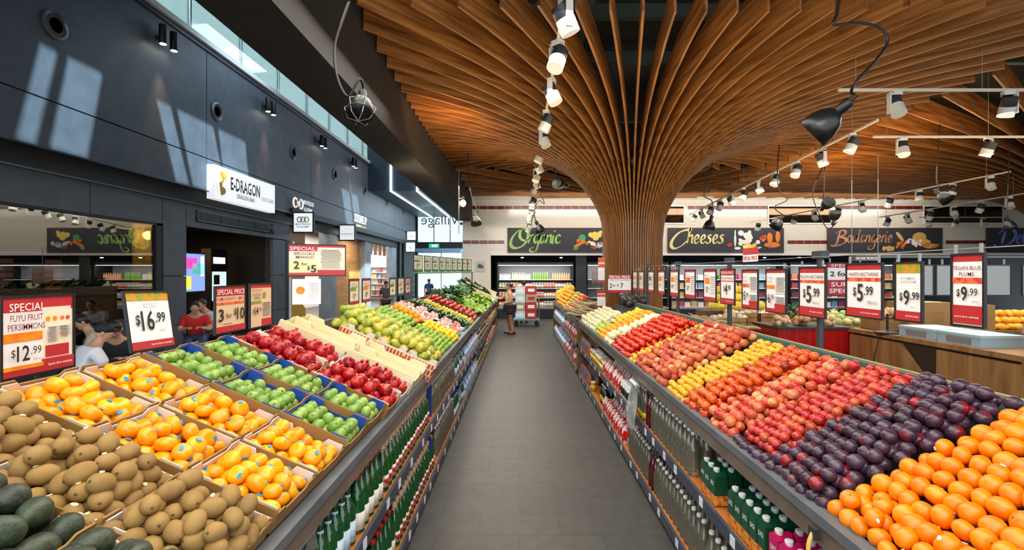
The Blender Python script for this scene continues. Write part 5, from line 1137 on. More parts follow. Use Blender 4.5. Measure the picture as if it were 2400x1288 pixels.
pts = [(.06 * math.sin(k * 1.1), -.42 + k * .042) for k in range(21)]; MB().add([(x, y, z) for z in (.1, 3.1) for x, y in pts], [(k, k + 1, k + 22, k + 21) for k in range(20)]).build('drape', mat('gold_cloth', 'c89a18', .5, noise=('e8c440', 6)), r, 2)
MB().tube([(0, -.5, 3.12), (0, .5, 3.12)], .02, 8).build('rod', M_black, r)
lamp('POINT', (-8.3, 11.2, 2.8), (0, 0, 0), 26, (1, .75, .3), 'curtain_light', shadow_soft_size=.1)
for i, y in enumerate((8.9, 10.1)):
    r = thing('wine_rack', 'lit rack of small orange jars inside the left shop window, %s one' % ('nearer', 'farther')[i], 'rack', (-11.6, y + 2.2, 0)); MB().box(-.1, -.25, 0, .1, .25, 2.4).build('case', M_black, r)
    for k in range(9): MB().box(.1, -.2, .9 + k * .16, .14, .2, 1.0 + k * .16).build('jar_row', mat('lit_jar_row', 'c86a38', .4, emit=.25, noise=('e8c0a0', 30)), r)
def bush(name, label, loc, n, L, pot=True):
    r = thing(name, label, 'plant', loc); leafhead(n, L, .06, 1.5, int(loc[1] * 10)).build('foliage', mat('dark_foliage', '24421c', .5, noise=('38602a', 9)), r, 2).location.z = .45 if pot else 0
    if pot: MB().lathe([(.16, 0), (.22, .45), (.2, .45), (.18, .4)], 18).build('pot', M_charcoal, r, 1)
bush('potted_plant', 'dark leafy plant behind the seated men in the cafe window', (-8.5, 8.6, .75), 50, .75)
# pink and yellow partition with lettering
struct('trim_15', MB().box(-8.4, 17.3, 1.2, -8.3, 19.3, 3.98), mat('salmon_panel', 'c08a72', .6)); struct('trim_16', MB().add([(-8.28, 17.3, 0), (-8.28, 19.3, 0), (-8.28, 19.3, .6), (-8.28, 17.3, 1.9), (-8.34, 17.3, 0), (-8.34, 19.3, 0), (-8.34, 19.3, .6), (-8.34, 17.3, 1.9)], [(0, 1, 2, 3), (7, 6, 5, 4), (0, 4, 5, 1), (1, 5, 6, 2), (2, 6, 7, 3), (3, 7, 4, 0)]), mat('mustard_panel', 'c89a1c', .6))
t = MB(); M = Matrix.Translation((-8.29, 0, 0)) @ Matrix(((0, 0, 1, 0), (1, 0, 0, 0), (0, 1, 0, 0), (0, 0, 0, 1)))
put_text(t, 'SO', 17.85, 2.25, .25, .6, 0, .03, M); put_text(t, 'MA', 17.85, 1.85, .25, .6, 0, .03, M); t.tube([(-8.29, 17.5 + .3 * math.cos(a), 2.85 + .35 * math.sin(a)) for a in [k * .35 - 1.6 for k in range(12)]], .03, 6)
tag(t.build('shop_lettering', mat('brown_lettering', '3a2418', .5)), 'dark brown lettering on the salmon pink panel beside the cafe', 'sign')
# shelving and stock in the farther shop
r = thing('shop_shelving', 'white shop shelving crowded with small goods in the farther bright shop', 'shelving', (-9.9, 37.3, 0), (0, 0, -PI / 2))
MB().box(-.2, -2.0, 0, -.15, 2.0, 3.6).build('back', M_white, r)
for k in range(6): MB().box(-.15, -2.0, .3 + k * .42, .3, 2.0, .33 + k * .42).build('shelf', M_white, r)
gm = [mat('goods_%d' % i, c, .4) for i, c in enumerate(('c05068', 'e0d8c8', 'b86a4a', '7a98b0', 'd8b070', '884058'))]
for k in range(5):
    for j in range(9):
        if R.random() < .8: y = -1.9 + j * .42; tag(MB().box(-9.9 + y, 37.1, .335 + k * .42, -9.9 + y + R.uniform(.15, .32), 37.35, .335 + k * .42 + R.uniform(.15, .34)).build('boxed_item', R.choice(gm)), 'small boxed item on the white shelving of the farther bright shop', 'box', 'boxed items in the farther bright shop')
for k in range(4): tag(MB().box(-8.35, 27.6 + k * .95, 3.0, -8.2, 27.75 + k * .95, 3.95).build('hanging_beam', M_wood2), 'short dark beam hanging under the header of the farther bright shop', 'beam', 'short beams of the farther shop')

# ---------------------------------------------------------------- cabinets, bottles and jars in the back room
def fridge(x0, x1, label, rows):
    r = thing('chilled_cabinet', label, 'cabinet', ((x0 + x1) / 2, 21.9, 0)); w = (x1 - x0) / 2
    MB().box(-w, -.5, 0, w, .5, .42).build('base', M_charcoal, r); MB().box(-w, .46, .42, w, .5, 2.35).build('back', mat('cabinet_back', '85878a', .5), r)
    MB().box(-w, -.45, 2.3, w, .5, 2.42).build('canopy', M_dgrey, r); MB().box(-w + .03, -.44, 2.285, w - .03, -.40, 2.3).build('light_tube', mat('tube_white', 'f4fbff', .4, emit=7), r)
    for s in (-1, 1): MB().box(s * w - .02, -.5, 0, s * w + .02, .5, 2.35).build('side_panel', M_charcoal, r)
    for z in (.5, .9, 1.3, 1.68): MB().box(-w, -.3, z - .025, w, .46, z).build('shelf', M_white, r)
    MB().box(-w, -.52, .42, w, -.5, .5).build('front_rail', M_steel, r)
B_s = [bottle('chilled_bottle', 'bottle', .30, .045, mat('pale_juice', 'e4e0a0', .2), C_white, None, neck=.4), bottle('chilled_bottle', 'bottle', .30, .045, mat('green_juice', '6a9a30', .2), C_white, None, neck=.4), bottle('chilled_bottle', 'bottle', .28, .045, mat('peach_juice', 'e09a6a', .2), C_white, None, neck=.4), bottle('chilled_bottle', 'bottle', .28, .045, mat('milk_fill', 'f0eee6', .2), C_blue, None, neck=.45)]
fridge(-.95, 2.3, 'open chilled cabinet of bottles and jars behind the woman with the basket', 0)
fridge(2.9, 6.4, 'open chilled cabinet of packs behind the timber column', 0); fridge(6.5, 11.5, 'open chilled cabinet behind the price signs to the right', 0); fridge(11.6, 17.5, 'open chilled cabinet at the far right of the back room', 0)
lamp('AREA', (.7, 21.45, 2.28), (.7, 21.9, .6), 38, (1, .98, .9), 'cabinet_light', shape='RECTANGLE', size=3, size_y=.2)
lamp('AREA', (9.5, 21.45, 2.28), (9.5, 21.9, .6), 150, (1, .98, .9), 'cabinet_light', shape='RECTANGLE', size=13, size_y=.2)
for (a, b, x0, x1) in ((3, 3, -.85, -.4), (0, 0, -.3, .3), (3, 3, .32, .5), (1, 1, .6, 1.3), (2, 2, 1.45, 2.2)):
    x = x0
    while x < x1: B_s[a].put((x, 21.75, 1.681), (0, 0, 0), 'bottle in the top row of the chilled cabinet behind the woman', 'chilled bottles, top row'); x += .1
J_s = [jar('cabinet_jar', mat('pink_fill', 'c8665a', .3), C_white, mat('pink_label', 'e0a090', .4), .14, .05), jar('cabinet_jar', mat('pale_fill', 'd8d2b8', .3), C_red, L_cream, .14, .05), jar('cabinet_jar', mat('olive_fill', '8a8a58', .3), C_white, L_cream, .14, .05)]
for z, nm, q in ((1.301, 'second', 0), (.901, 'third', 1), (.501, 'lowest', 2)):
    for yy in (21.65, ):
        x = -.85
        while x < 2.2: J_s[(q + int(x * 2 + 4)) % 3].put((x, yy, z), (0, 0, 0), 'jar in the %s row of the chilled cabinet behind the woman' % nm, 'cabinet jars, %s row' % nm, (1.2, 1.2, 1.7)); x += .122
bx = [MB().box(-.12, -.1, 0, .12, .1, .24).build('boxed_pack', gm[i]) for i in range(6)] + [MB().box(-.12, -.1, 0, .12, .1, .2).build('boxed_pack', m) for m in (T_green, T_white, T_redp)]
bx = [Proto(tag(o, None, 'pack')) for o in bx]
for z in (.501, .901, 1.301, 1.681):
    x = 6.7
    while x < 17.3:
        if not 11.4 < x < 11.7: R.choice(bx).put((x, 21.75, z), (0, 0, 0), 'small pack in the back room cabinets behind the right hand price signs', 'packs in the back room cabinets')
        x += .29
tag(MB().box(2.4, 21.3, 0, 2.85, 21.6, 2.72).build('grey_pillar', M_dgrey), 'plain dark grey pillar between the chilled cabinets', 'pillar')
for i in range(12):
    x = 2.95 + i * .075; r = thing('hanging_salami', 'pale netted salami hanging in the row left of the timber column', 'salami', (x, 20.2, 2.18), group='hanging salami'); MB().tube([(0, 0, 0), (0, 0, -.05), (.004, 0, -.3), (0, 0, -.62), (0, 0, -.66)], [.006, .024, .028, .024, .006], 8).build('casing', mat('salami_casing', 'cbb8ae', .6, noise=('8a5a50', 30)), r, 2); MB().tube([(0, 0, .07), (0, 0, 0)], .003, 5).build('string', M_white, r)
r = thing('hanging_rail', 'steel rail carrying the hanging salami left of the column', 'rail', (3.35, 20.2, 2.25)); MB().tube([(-.5, 0, 0), (.5, 0, 0)], .012, 8).build('bar', M_steel, r); MB().tube([(0, 0, 0), (0, 0, .8)], .012, 8).build('hanger', M_steel, r)
for i, (px, py) in enumerate(((1224, 612), (1313, 612), (1860, 611), (2225, 612), (1780, 607))):
    p = at(px, py, 21.6); r = thing('downlight', 'bright round downlight in the dark back room, %s from the left' % ORD[(0, 1, 3, 4, 2)[i]], 'lamp', (p.x, 21.15, 2.62)); MB().lathe([(.06, 0), (.075, .0), (.075, .12), (.05, .13)], 14).build('housing', M_black, r, 1); MB().ell((0, 0, 0), (.055, .055, .03), 12, 6).build('bulb', mat('downlight_glow', 'ffffff', .4, emit=25), r, 2); MB().tube([(0, 0, .12), (0, 0, .2)], .02, 8).build('stem', M_black, r)

# ---------------------------------------------------------------- track lighting
M_track = mat('track_cream', 'd2c8b4', .4); M_can = mat('spot_body', 'd8d4ca', .4); M_sink = mat('spot_heatsink', '2a2c30', .5)
def spot_proto():
    r = thing('track_spotlight', None, 'spotlight')
    MB().box(-.05, -.04, -.05, .05, .04, 0).box(.07, -.03, -.26, .085, .03, -.02).box(-.05, -.03, -.05, .085, .03, -.03).build('bracket', M_can, r)
    M = Matrix.Translation((0, 0, -.17)) @ Matrix.Rotation(.45, 4, 'X')
    m = MB(); m.lathe([(.072, .0), (.075, .005), (.075, .10), (.06, .105)], 18, M)
    b = m.build('heat_sink', M_sink, r, 1)
    MB().lathe([(.066, -.12), (.078, -.12), (.078, 0), (.07, .0)], 20, M).build('body', M_can, r, 1)
    MB().lathe([(.066, -.119), (.066, -.112)], 18, M).build('lens', M_hot, r)
    return Proto(r)
SP = spot_proto()
def track(name_lb, pts, spots, lbl, hang=None, power=38, col=NEUT, face=None):
    a, b = Vector(pts[0]), Vector(pts[1]); d = (b - a)
    t = thing('light_track', name_lb, 'light track', (0, 0, 0)); ang = math.atan2(d.y, d.x)
    M = Matrix.Translation((a + b) / 2) @ d.to_track_quat('X', 'Z').to_matrix().to_4x4()
    MB().box(-d.length / 2, -.018, -.0, d.length / 2, .018, .035, M).build('rail', M_track, t)
    for q in (.06, .5, .94):
        p = a + d * q; MB().tube([p + Vector((0, 0, .03)), (p.x, p.y, 6.3)], .004, 5).build('hanger_wire', M_grey, t)
    for i, q in enumerate(spots):
        p = a + d * q; az = face[i % len(face)] if face else (R.uniform(-.6, .6) + (0 if i % 2 else PI))
        SP.put((p.x, p.y, p.z), (0, 0, az), '%s, %s' % (lbl, (ORD[i] + ' from its near end') if i < 16 else 'last'), None, 1.22)
        v = Euler((.45, 0, az)).to_matrix() @ Vector((0, 0, -1))
        lamp('SPOT', (p.x + v.x * .17, p.y + v.y * .17, p.z - .21 + v.z * .17), (p.x + v.x, p.y + v.y, p.z - .21 + v.z), power, col, 'track_beam', spot_size=1.25, spot_blend=.7, shadow_soft_size=.06)
ys = [4.84, 5.74, 6.86, 8.2, 9.2, 10.5, 11.6, 12.7, 13.7, 14.7]
track('long light track hanging over the aisle, nearer of its two lengths', ((.44, 4.4, 4.62), (.44, 15.0, 4.62)), [(y - 4.4) / 10.6 for y in ys], 'cylinder spotlight on the nearer track over the aisle', face=[-1.2, 2.4, -1.9, 1.3, -2.2, 1.7])
track('farther length of light track hanging over the aisle', ((.42, 15.3, 4.4), (.35, 20.6, 3.85)), [.05 + .105 * k for k in range(9)], 'cylinder spotlight on the farther track over the aisle', power=26, face=[PI * .5, 2.6, -1.4, .5])
track('light track running across the view under the right canopy, nearest of the two', ((4.47, 7.0, 4.5), (8.5, 7.0, 4.5)), [.20, .59, .9], 'cylinder spotlight on the nearest crosswise track at the right')
track('second light track running across the view under the right canopy', ((6.65, 9.4, 4.5), (11.0, 9.4, 4.5)), [.13, .5, .85], 'cylinder spotlight on the second crosswise track at the right')
track('light track running away from the camera right of the timber column', ((6.0, 8.36, 4.5), (7.0, 20.6, 4.35)), [.06 + .088 * k for k in range(11)], 'cylinder spotlight on the long track right of the timber column', face=[1.2, -1.4, 2.0, 1.6, -2])
track('slanting light track at the right leading to the bakery sign', ((12.4, 12.6, 4.5), (9.4, 20.4, 4.0)), [.05 + .1 * k for k in range(10)], 'cylinder spotlight on the slanting track leading to the bakery sign')
track('far light track at the right edge before the tiled wall', ((14.35, 14.2, 4.2), (13.3, 18.45, 4.0)), [.08 + .17 * k for k in range(6)], 'cylinder spotlight on the far track at the right edge')
track('short crosswise light track close to the tiled wall at the right', ((15.2, 19.0, 4.06), (18.7, 19.0, 4.06)), [.1, .4, .7, .95], 'cylinder spotlight on the short track close to the tiled wall')
# amber uplights washing the boards
for p, q, e in (((-1.2, 8.6, 4.1), (-1.3, 9.2, 5.2), 30), ((8.6, 12.8, 3.9), (8.9, 13.4, 5.3), 70), ((8.3, 9.9, 3.9), (8.6, 10.4, 5.3), 55)):
    lamp('SPOT', p, q, e * 3, AMB, 'canopy_uplight', spot_size=2.3, spot_blend=1, shadow_soft_size=.08)

# ---------------------------------------------------------------- black work lamps on flexible cables
M_shade = mat('gunmetal_shade', '3c3d3c', .3, .75); M_cable = mat('black_cable', '131313', .4)
def pendant(p, axis, pts, label, s=1.0, lit=0, cage=0):
    r = thing('work_lamp', label, 'lamp', p); ax = Vector(axis).normalized()
    M = (-ax).to_track_quat('Z', 'Y').to_matrix().to_4x4() @ Matrix.Scale(s, 4)
    MB().lathe([(.125, -.1), (.13, -.1), (.122, -.02), (.095, .06), (.055, .105), (.04, .115), (.038, .11), (.09, .055), (.118, -.02), (.124, -.1)], 24, M).build('shade', M_shade, r, 2)
    MB().lathe([(.034, .10), (.038, .11), (.04, .20), (.034, .215), (.012, .22), (.012, .26)], 16, M).build('socket', M_cable, r, 1)
    MB().ell((0, 0, 0), (.045, .045, .06), 12, 8, M).build('bulb', mat('warm_bulb', 'ffd9a0', .4, emit=lit) if lit else mat('dull_bulb', 'd8d4c8', .3), r, 2)
    top = M @ Vector((0, 0, .26)); cp = [tuple(top)] + [tuple(Vector(q) - Vector(p)) for q in pts]
    MB().tube(smooth_pts(cp, 6), .011 * s, 6).build('cable', M_cable, r, 2)
    if cage:
        for k in range(6):
            a = k * PI / 3; MB().tube([M @ Vector(v) for v in ((.05 * math.cos(a), .05 * math.sin(a), .1), (.15 * math.cos(a), .15 * math.sin(a), -.02), (.1 * math.cos(a), .1 * math.sin(a), -.16), (0, 0, -.2))], .004, 5).build('guard_wire', M_steel, r)
A = lambda px, py, Y: tuple(at(px, py, Y))
pendant(A(1930, 290, 4.3), (-.62, .55, -.65), [A(1995, 215, 4.3), A(2012, 185, 4.3), A(2050, 145, 4.3), A(2080, 100, 4.3), A(2062, 66, 4.3), A(2010, 54, 4.3), A(1955, 58, 4.3), A(1962, 30, 4.3), A(1975, -60, 4.3)], 'large black work lamp on a bent cable, nearest at the upper right', 1.15)
pendant(A(845, 250, 4.6), (.05, -.5, -.85), [A(842, 185, 4.6), A(815, 225, 4.6), A(790, 180, 4.6), A(784, 110, 4.6), A(805, 40, 4.6), A(835, -40, 4.6)], 'black work lamp with wire guard before the brown bulkhead at the left', .95, 0, 1)
for i, (px, py, Y, ax, pts, lb) in enumerate((
    (1663, 527, 11.5, (-.25, 0, -1), [(1672, 495), (1668, 470), (1650, 455), (1668, 400), (1669, 250)], 'small black work lamp hanging before the yellow lettered board, left one'),
    (1822, 525, 11.5, (-.6, 0, -.8), [(1838, 505), (1815, 485), (1845, 468), (1828, 450), (1822, 400), (1832, 285)], 'small black work lamp over the right part of the cheese board'),
    (1938, 478, 11, (0, -.8, .4), [(1930, 455), (1932, 420), (1932, 350)], 'small black work lamp turned towards the aisle over the wood panel'),
    (1956, 505, 12, (.2, 0, 1), [(1962, 520), (1940, 535), (1920, 500), (1905, 450), (1930, 380), (1932, 300)], 'small black work lamp hanging upturned left of the bakery board'),
    (2365, 527, 12, (.4, 0, -1), [(2358, 500), (2362, 450), (2368, 280)], 'small black work lamp before the blue lettered board'),
    (2213, 462, 10.5, (.2, -.6, -.6), [(2200, 440), (2195, 410), (2204, 280)], 'small black work lamp under the right canopy'),
    (1115, 517, 12.5, (.2, -.3, -1), [(1120, 495), (1105, 460), (1098, 400), (1097, 315)], 'small black work lamp beside the bulkhead end at the left'),
    (1264, 536, 13, (.45, 0, -1), [(1255, 515), (1252, 495), (1262, 470), (1276, 476), (1262, 440), (1262, 380)], 'small black work lamp hanging before the green lettered board'),
    (1312, 430, 11, (-.6, -.5, .1), [(1330, 425), (1300, 400), (1306, 250)], 'small black work lamp turned sideways left of the column flare'))):
    pendant(A(px, py, Y), ax, [A(a, b, Y) for a, b in pts] + [(at(pts[-1][0], pts[-1][1], Y).x, Y, 5.3)], lb, 1.05)
p = at(1085, 476, 12.3); r = thing('bare_bulb', 'glowing bare bulb on a thin rod at the end of the brown bulkhead', 'lamp', p)
MB().ell((0, 0, 0), (.075, .075, .085), 14, 10).build('glass', mat('glowing_bulb', 'ffca7a', .3, emit=20, ecol='ffc070'), r, 2); MB().lathe([(.03, .07), (.035, .08), (.035, .15), (.02, .16)], 12).build('socket', M_cable, r, 1); MB().tube([(-.1, 0, -.75), (-.1, 0, .85)], .012, 6).tube([(-.1, 0, .12), (0, 0, .12)], .01, 6).build('rod', M_steel, r)
lamp('POINT', p + Vector((0, -.15, 0)), p, 8, AMB, 'bulb_light', shadow_soft_size=.06)
# ---------------------------------------------------------------- people
def skinned(name, nodes, bones, m, parent, lv=2):
    """one continuous tapering surface grown over a skeleton: nodes {key: (x, y, z, radius or (rx, ry))}"""
    ks = list(nodes); ix = {k: i for i, k in enumerate(ks)}
    me = bpy.data.meshes.new(name); me.from_pydata([nodes[k][:3] for k in ks], [(ix[a], ix[b]) for a, b in bones], []); me.materials.append(m)
    o = bpy.data.objects.new(name, me); COL.objects.link(o); o.parent = parent
    md = o.modifiers.new('skin', 'SKIN'); md.use_smooth_shade = True
    for i, k in enumerate(ks):
        r = nodes[k][3]; r = r if isinstance(r, tuple) else (r, r)
        me.skin_vertices[0].data[i].radius = r; me.skin_vertices[0].data[i].use_root = (i == 0)
    sb = o.modifiers.new('smooth', 'SUBSURF'); sb.levels = lv; sb.render_levels = lv
    return o
SKIN = mat('skin_tan', 'c08a68', .5, noise=('b07a5a', 6)); SKIN2 = mat('skin_light', 'd2a285', .5, noise=('c49274', 6)); HAIR = mat('black_hair', '14110f', .45, noise=('221c18', 40))
EYE_M = mat('eye_white', 'e8e4de', .3); IRIS = mat('eye_dark', '1a1210', .3); LIP = mat('lips', '9c5448', .5)
def head(parent, c, yaw, skin, hair='short', pitch=0., cap=None, glasses=False):
    """face, ears and hair of a head centred at c, facing local -Y turned by yaw"""
    M = Matrix.Translation(c) @ Matrix.Rotation(yaw, 4, 'Z') @ Matrix.Rotation(pitch, 4, 'X')
    f = MB(); f.ell((0, -.008, .0), (.073, .09, .112), 18, 14, M); f.ell((0, -.03, -.065), (.048, .058, .05), 12, 8, M)
    f.tube([(0, -.093, .022), (0, -.108, -.012), (0, -.094, -.022)], [.008, .014, .008], 8, M)
    for s in (-1, 1): f.ell((s * .074, .01, -.005), (.012, .022, .032), 10, 8, M)
    f.build('face', skin, parent, 2)
    e = MB(); i = MB()
    for s in (-1, 1): e.ell((s * .031, -.083, .012), (.014, .01, .008), 10, 6, M); i.ell((s * .031, -.091, .012), (.006, .004, .006), 8, 6, M)
    e.build('eyes', EYE_M, parent, 2); i.tube([(-.045, -.088, .034), (-.03, -.095, .038), (-.016, -.094, .035)], .0022, 5, M).tube([(.045, -.088, .034), (.03, -.095, .038), (.016, -.094, .035)], .0022, 5, M); i.build('brows', IRIS, parent, 2)
    MB().tube([(-.022, -.086, -.052), (0, -.094, -.05), (.022, -.086, -.052)], [.003, .006, .003], 6, M).build('mouth', LIP, parent, 2)
    h = MB()
    if hair == 'short': h.ell((0, .014, .03), (.083, .098, .098), 18, 12, M); h.tube([(-.07, -.06, .075), (0, -.086, .096), (.07, -.06, .08)], [.012, .016, .012], 8, M)
    if hair == 'bun': h.ell((0, .016, .03), (.082, .096, .095), 18, 12, M); h.ell((0, .1, .03), (.05, .045, .05), 12, 8, M)
    if h.v: h.build('hair', HAIR, parent, 2)
    if cap:
        k = MB(); k.ell((0, .008, .05), (.087, .103, .078), 18, 12, M); k.tube([(0, -.08, .055), (0, -.13, .047), (0, -.16, .04)], [.07, .06, .03], 10, M @ Matrix.Scale(.28, 4, (0, 0, 1)) @ Matrix.Translation((0, 0, .14))); k.build('cap', cap, parent, 2)
    if glasses:
        g = MB()
        for s in (-1, 1): g.tube([(s * .031 + .022 * math.cos(a * PI / 5), -.1, .01 + .016 * math.sin(a * PI / 5)) for a in range(11)], .002, 5, M); g.tube([(s * .053, -.1, .012), (s * .075, 0, .012)], .002, 5, M)
        g.tube([(-.01, -.1, .012), (.01, -.1, .012)], .002, 5, M); g.build('glasses', M_black, parent, 2)
def hand(parent, wrist, d, skin, curl=.7, side=1):
    """palm, four bent fingers of unequal length and a thumb"""
    Mq = Matrix.Translation(wrist) @ Vector(d).to_track_quat('-Z', 'Y').to_matrix().to_4x4()
    h = MB(); h.ell((0, 0, -.045), (.038, .017, .052), 12, 8, Mq)
    for k, L in enumerate((.066, .076, .072, .056)):
        x = -.027 + k * .018; c = curl * (1 + .1 * k)
        h.tube([(x, 0, -.075), (x, -.006 * c, -.085 - L * .35), (x, -.028 * c, -.085 - L * .72), (x, -.05 * c, -.085 - L * (1 - .35 * c))], [.0095, .009, .008, .006], 7, Mq)
    h.tube([(side * .03, 0, -.025), (side * .052, -.012, -.055), (side * .055, -.022, -.085)], [.012, .0105, .007], 7, Mq)
    h.build('hand', skin, parent, 2)
def person(label, loc, yaw, pose, skin, top, legs=None, shoe=None, hair='short', cap=None, glasses=False, hyaw=0, pitch=0, sleeve=1, group=None):
    """pose: joints in local metres, facing -Y"""
    r = thing('person', label, 'person', loc, (0, 0, yaw)); P = dict(pose); N = {}; B = []
    rad = dict(pelvis=(.15, .125), waist=(.128, .1), chest=(.15, .112), neck=.055, skull=.07, sl=.062, el=.046, wl=.031, sr=.062, er=.046, wr=.031, hl=.095, kl=.062, al=.04, tl=.035, hr=.095, kr=.062, ar=.04, tr=.035)
    for k, v in P.items(): N[k] = tuple(v) + (rad[k],)
    chain = [('pelvis', 'waist'), ('waist', 'chest'), ('chest', 'neck'), ('neck', 'skull'), ('chest', 'sl'), ('sl', 'el'), ('el', 'wl'), ('chest', 'sr'), ('sr', 'er'), ('er', 'wr'), ('pelvis', 'hl'), ('hl', 'kl'), ('kl', 'al'), ('al', 'tl'), ('pelvis', 'hr'), ('hr', 'kr'), ('kr', 'ar'), ('ar', 'tr')]
    B = [(a, b) for a, b in chain if a in N and b in N]
    skinned('body', N, B, skin, r)
    lerp = lambda a, b, q: tuple(P[a][i] + (P[b][i] - P[a][i]) * q for i in range(3))
    T = {k: N[k][:3] + (tuple(x * 1.16 for x in rad[k]),) for k in ('pelvis', 'waist', 'chest')}
    T['neck'] = lerp('chest', 'neck', .62) + (.085,); tb = [('pelvis', 'waist'), ('waist', 'chest'), ('chest', 'neck')]
    for s in 'lr':
        if 's' + s in P:
            T['s' + s] = P['s' + s] + (.08,); tb.append(('chest', 's' + s))
            if sleeve: T['u' + s] = lerp('s' + s, 'e' + s, .75 * sleeve) + (.068,); tb.append(('s' + s, 'u' + s))
            if sleeve > 1: T['w' + s] = lerp('e' + s, 'w' + s, .9) + (.045,); tb.append(('u' + s, 'w' + s))
    skinned('shirt', T, tb, top, r)
    if legs:
        m, ln = legs; L = {'pelvis': P['pelvis'] + ((.168, .142),)}; lb = []
        for s in 'lr':
            if 'h' + s in P:
                L['h' + s] = P['h' + s] + (.112,); lb.append(('pelvis', 'h' + s))
                if ln <= 1: L['k' + s] = lerp('h' + s, 'k' + s, ln) + (.09,); lb.append(('h' + s, 'k' + s))
                else: L['k' + s] = P['k' + s] + (.078,); L['a' + s] = lerp('k' + s, 'a' + s, .92) + (.062,); lb += [('h' + s, 'k' + s), ('k' + s, 'a' + s)]
        skinned('shorts' if ln <= 1 else 'trousers', L, lb, m, r)
    if shoe:
        for s in 'lr':
            a = P['a' + s]; sh = MB(); sh.tube([(a[0], a[1] + .06, .035), (a[0], a[1], .04), (a[0], a[1] - .1, .033), (a[0], a[1] - .16, .025)], [.033, .045, .043, .025], 10); sh.box(a[0] - .04, a[1] - .17, 0, a[0] + .04, a[1] + .08, .016); sh.build('shoe', shoe, r, 2)
    head(r, Vector(P['skull']) + Vector((0, 0, .02)), hyaw, skin, hair, pitch, cap, glasses)
    for s, sg in (('l', 1), ('r', -1)):
        if 'w' + s in P: d = Vector(P['w' + s]) - Vector(P['e' + s]); hand(r, P['w' + s], d, skin, .8, -sg)
    return r
STAND = dict(pelvis=(0, 0, .90), waist=(0, -.01, 1.06), chest=(0, .0, 1.24), neck=(0, -.01, 1.39), skull=(0, -.03, 1.50), sl=(.17, 0, 1.31), el=(.22, .03, 1.05), wl=(.2, -.10, .84), sr=(-.17, 0, 1.31), er=(-.23, .02, 1.05), wr=(-.22, -.06, .83), hl=(.09, 0, .84), kl=(.10, -.02, .46), al=(.1, .02, .08), tl=(.1, -.1, .04), hr=(-.09, 0, .84), kr=(-.1, -.02, .46), ar=(-.1, .02, .08), tr=(-.1, -.1, .04))
w = dict(STAND, sr=(-.17, -.03, 1.30), er=(-.2, -.2, 1.12), wr=(-.12, -.42, 1.14), sl=(.17, .0, 1.30), el=(.21, .02, 1.05), wl=(.16, -.2, .99), kl=(.11, .02, .46), al=(.12, .09, .08), tl=(.12, -.03, .04))
person('woman in a sleeveless cream top and dark shorts with a shopping basket on her arm', (-.33, 16.1, 0), -PI / 2 + .15, w, SKIN, mat('cream_top', 'e2d4b8', .7, noise=('c8b494', 30)), (mat('dark_shorts', '36332f', .7), .62), mat('brown_shoe', '3a2015', .5), 'bun', None, False, .1, .18, 0)
bpy.data.objects['person'].scale = (1.14, 1.14, 1.0)
b = thing('shopping_basket', 'black shopping basket hanging on the forearm of the woman in the cream top', 'basket', (-.30, 15.86, .70))
o = MB(); Mb = Matrix.Identity(4)
for z, sx_, sy_ in ((0, .17, .11), (.08, .18, .12), (.16, .19, .125), (.22, .2, .13)):
    o.box(-sx_, -sy_, z, sx_, -sy_ + .008, z + .035).box(-sx_, sy_ - .008, z, sx_, sy_, z + .035).box(-sx_, -sy_, z, -sx_ + .008, sy_, z + .035).box(sx_ - .008, -sy_, z, sx_, sy_, z + .035)
for k in range(9): o.box(-.18 + k * .045, -.125, 0, -.175 + k * .045 + .01, -.115, .25).box(-.18 + k * .045, .115, 0, -.175 + k * .045 + .01, .125, .25)
o.box(-.165, -.105, 0, .165, .105, .008); o.build('basket_body', M_black, b)
MB().tube(smooth_pts([(-.19, 0, .24), (-.1, 0, .36), (.1, 0, .36), (.19, 0, .24)], 5), .008, 6).build('handle', M_black, b)
SIT = dict(pelvis=(0, .0, .52), waist=(0, -.04, .68), chest=(0, -.10, .87), neck=(0, -.17, 1.02), skull=(0, -.24, 1.12), sl=(.18, -.10, .93), el=(.25, -.2, .70), wl=(.12, -.42, .76), sr=(-.18, -.10, .93), er=(-.25, -.2, .70), wr=(-.12, -.42, .76), hl=(.09, -.04, .50), kl=(.11, -.44, .50), al=(.11, -.44, .08), tl=(.11, -.56, .04), hr=(-.09, -.04, .50), kr=(-.11, -.44, .50), ar=(-.11, -.44, .08), tr=(-.11, -.56, .04))
NAVY = mat('dark_cap', '171b22', .7)
person('seated man in white t-shirt and black cap, seen from behind', (-5.42, 6.15, .05), PI - .55, SIT, SKIN2, mat('white_tshirt', 'e2e2e6', .7), (M_charcoal, 2), M_black, 'none', NAVY, False, -.35, .25)
person('black haired man in glasses and black t-shirt looking down', (-5.62, 7.0, .05), .5, SIT, SKIN2, mat('black_tshirt', '17181a', .75), (M_charcoal, 2), M_black, 'short', None, True, -.2, .5)
person('person in a beige shirt bending behind the man in the black cap', (-6.6, 7.9, .05), -.9, dict(SIT), SKIN2, mat('beige_shirt', 'c2b49a', .7), (M_charcoal, 2), M_black, 'short', None, False, 0, .4)
tb = thing('cafe_table', 'dark round cafe table between the seated men beyond the left stand', 'table', (-5.6, 6.6, 0))
MB().lathe([(.0, .80), (.33, .80), (.33, .83), (0, .83)], 24).build('table_top', M_charcoal, tb); MB().lathe([(.03, .02), (.03, .80)], 12).build('leg', M_dgrey, tb); MB().lathe([(.22, 0), (.22, .02), (.03, .03)], 20).build('base', M_dgrey, tb)
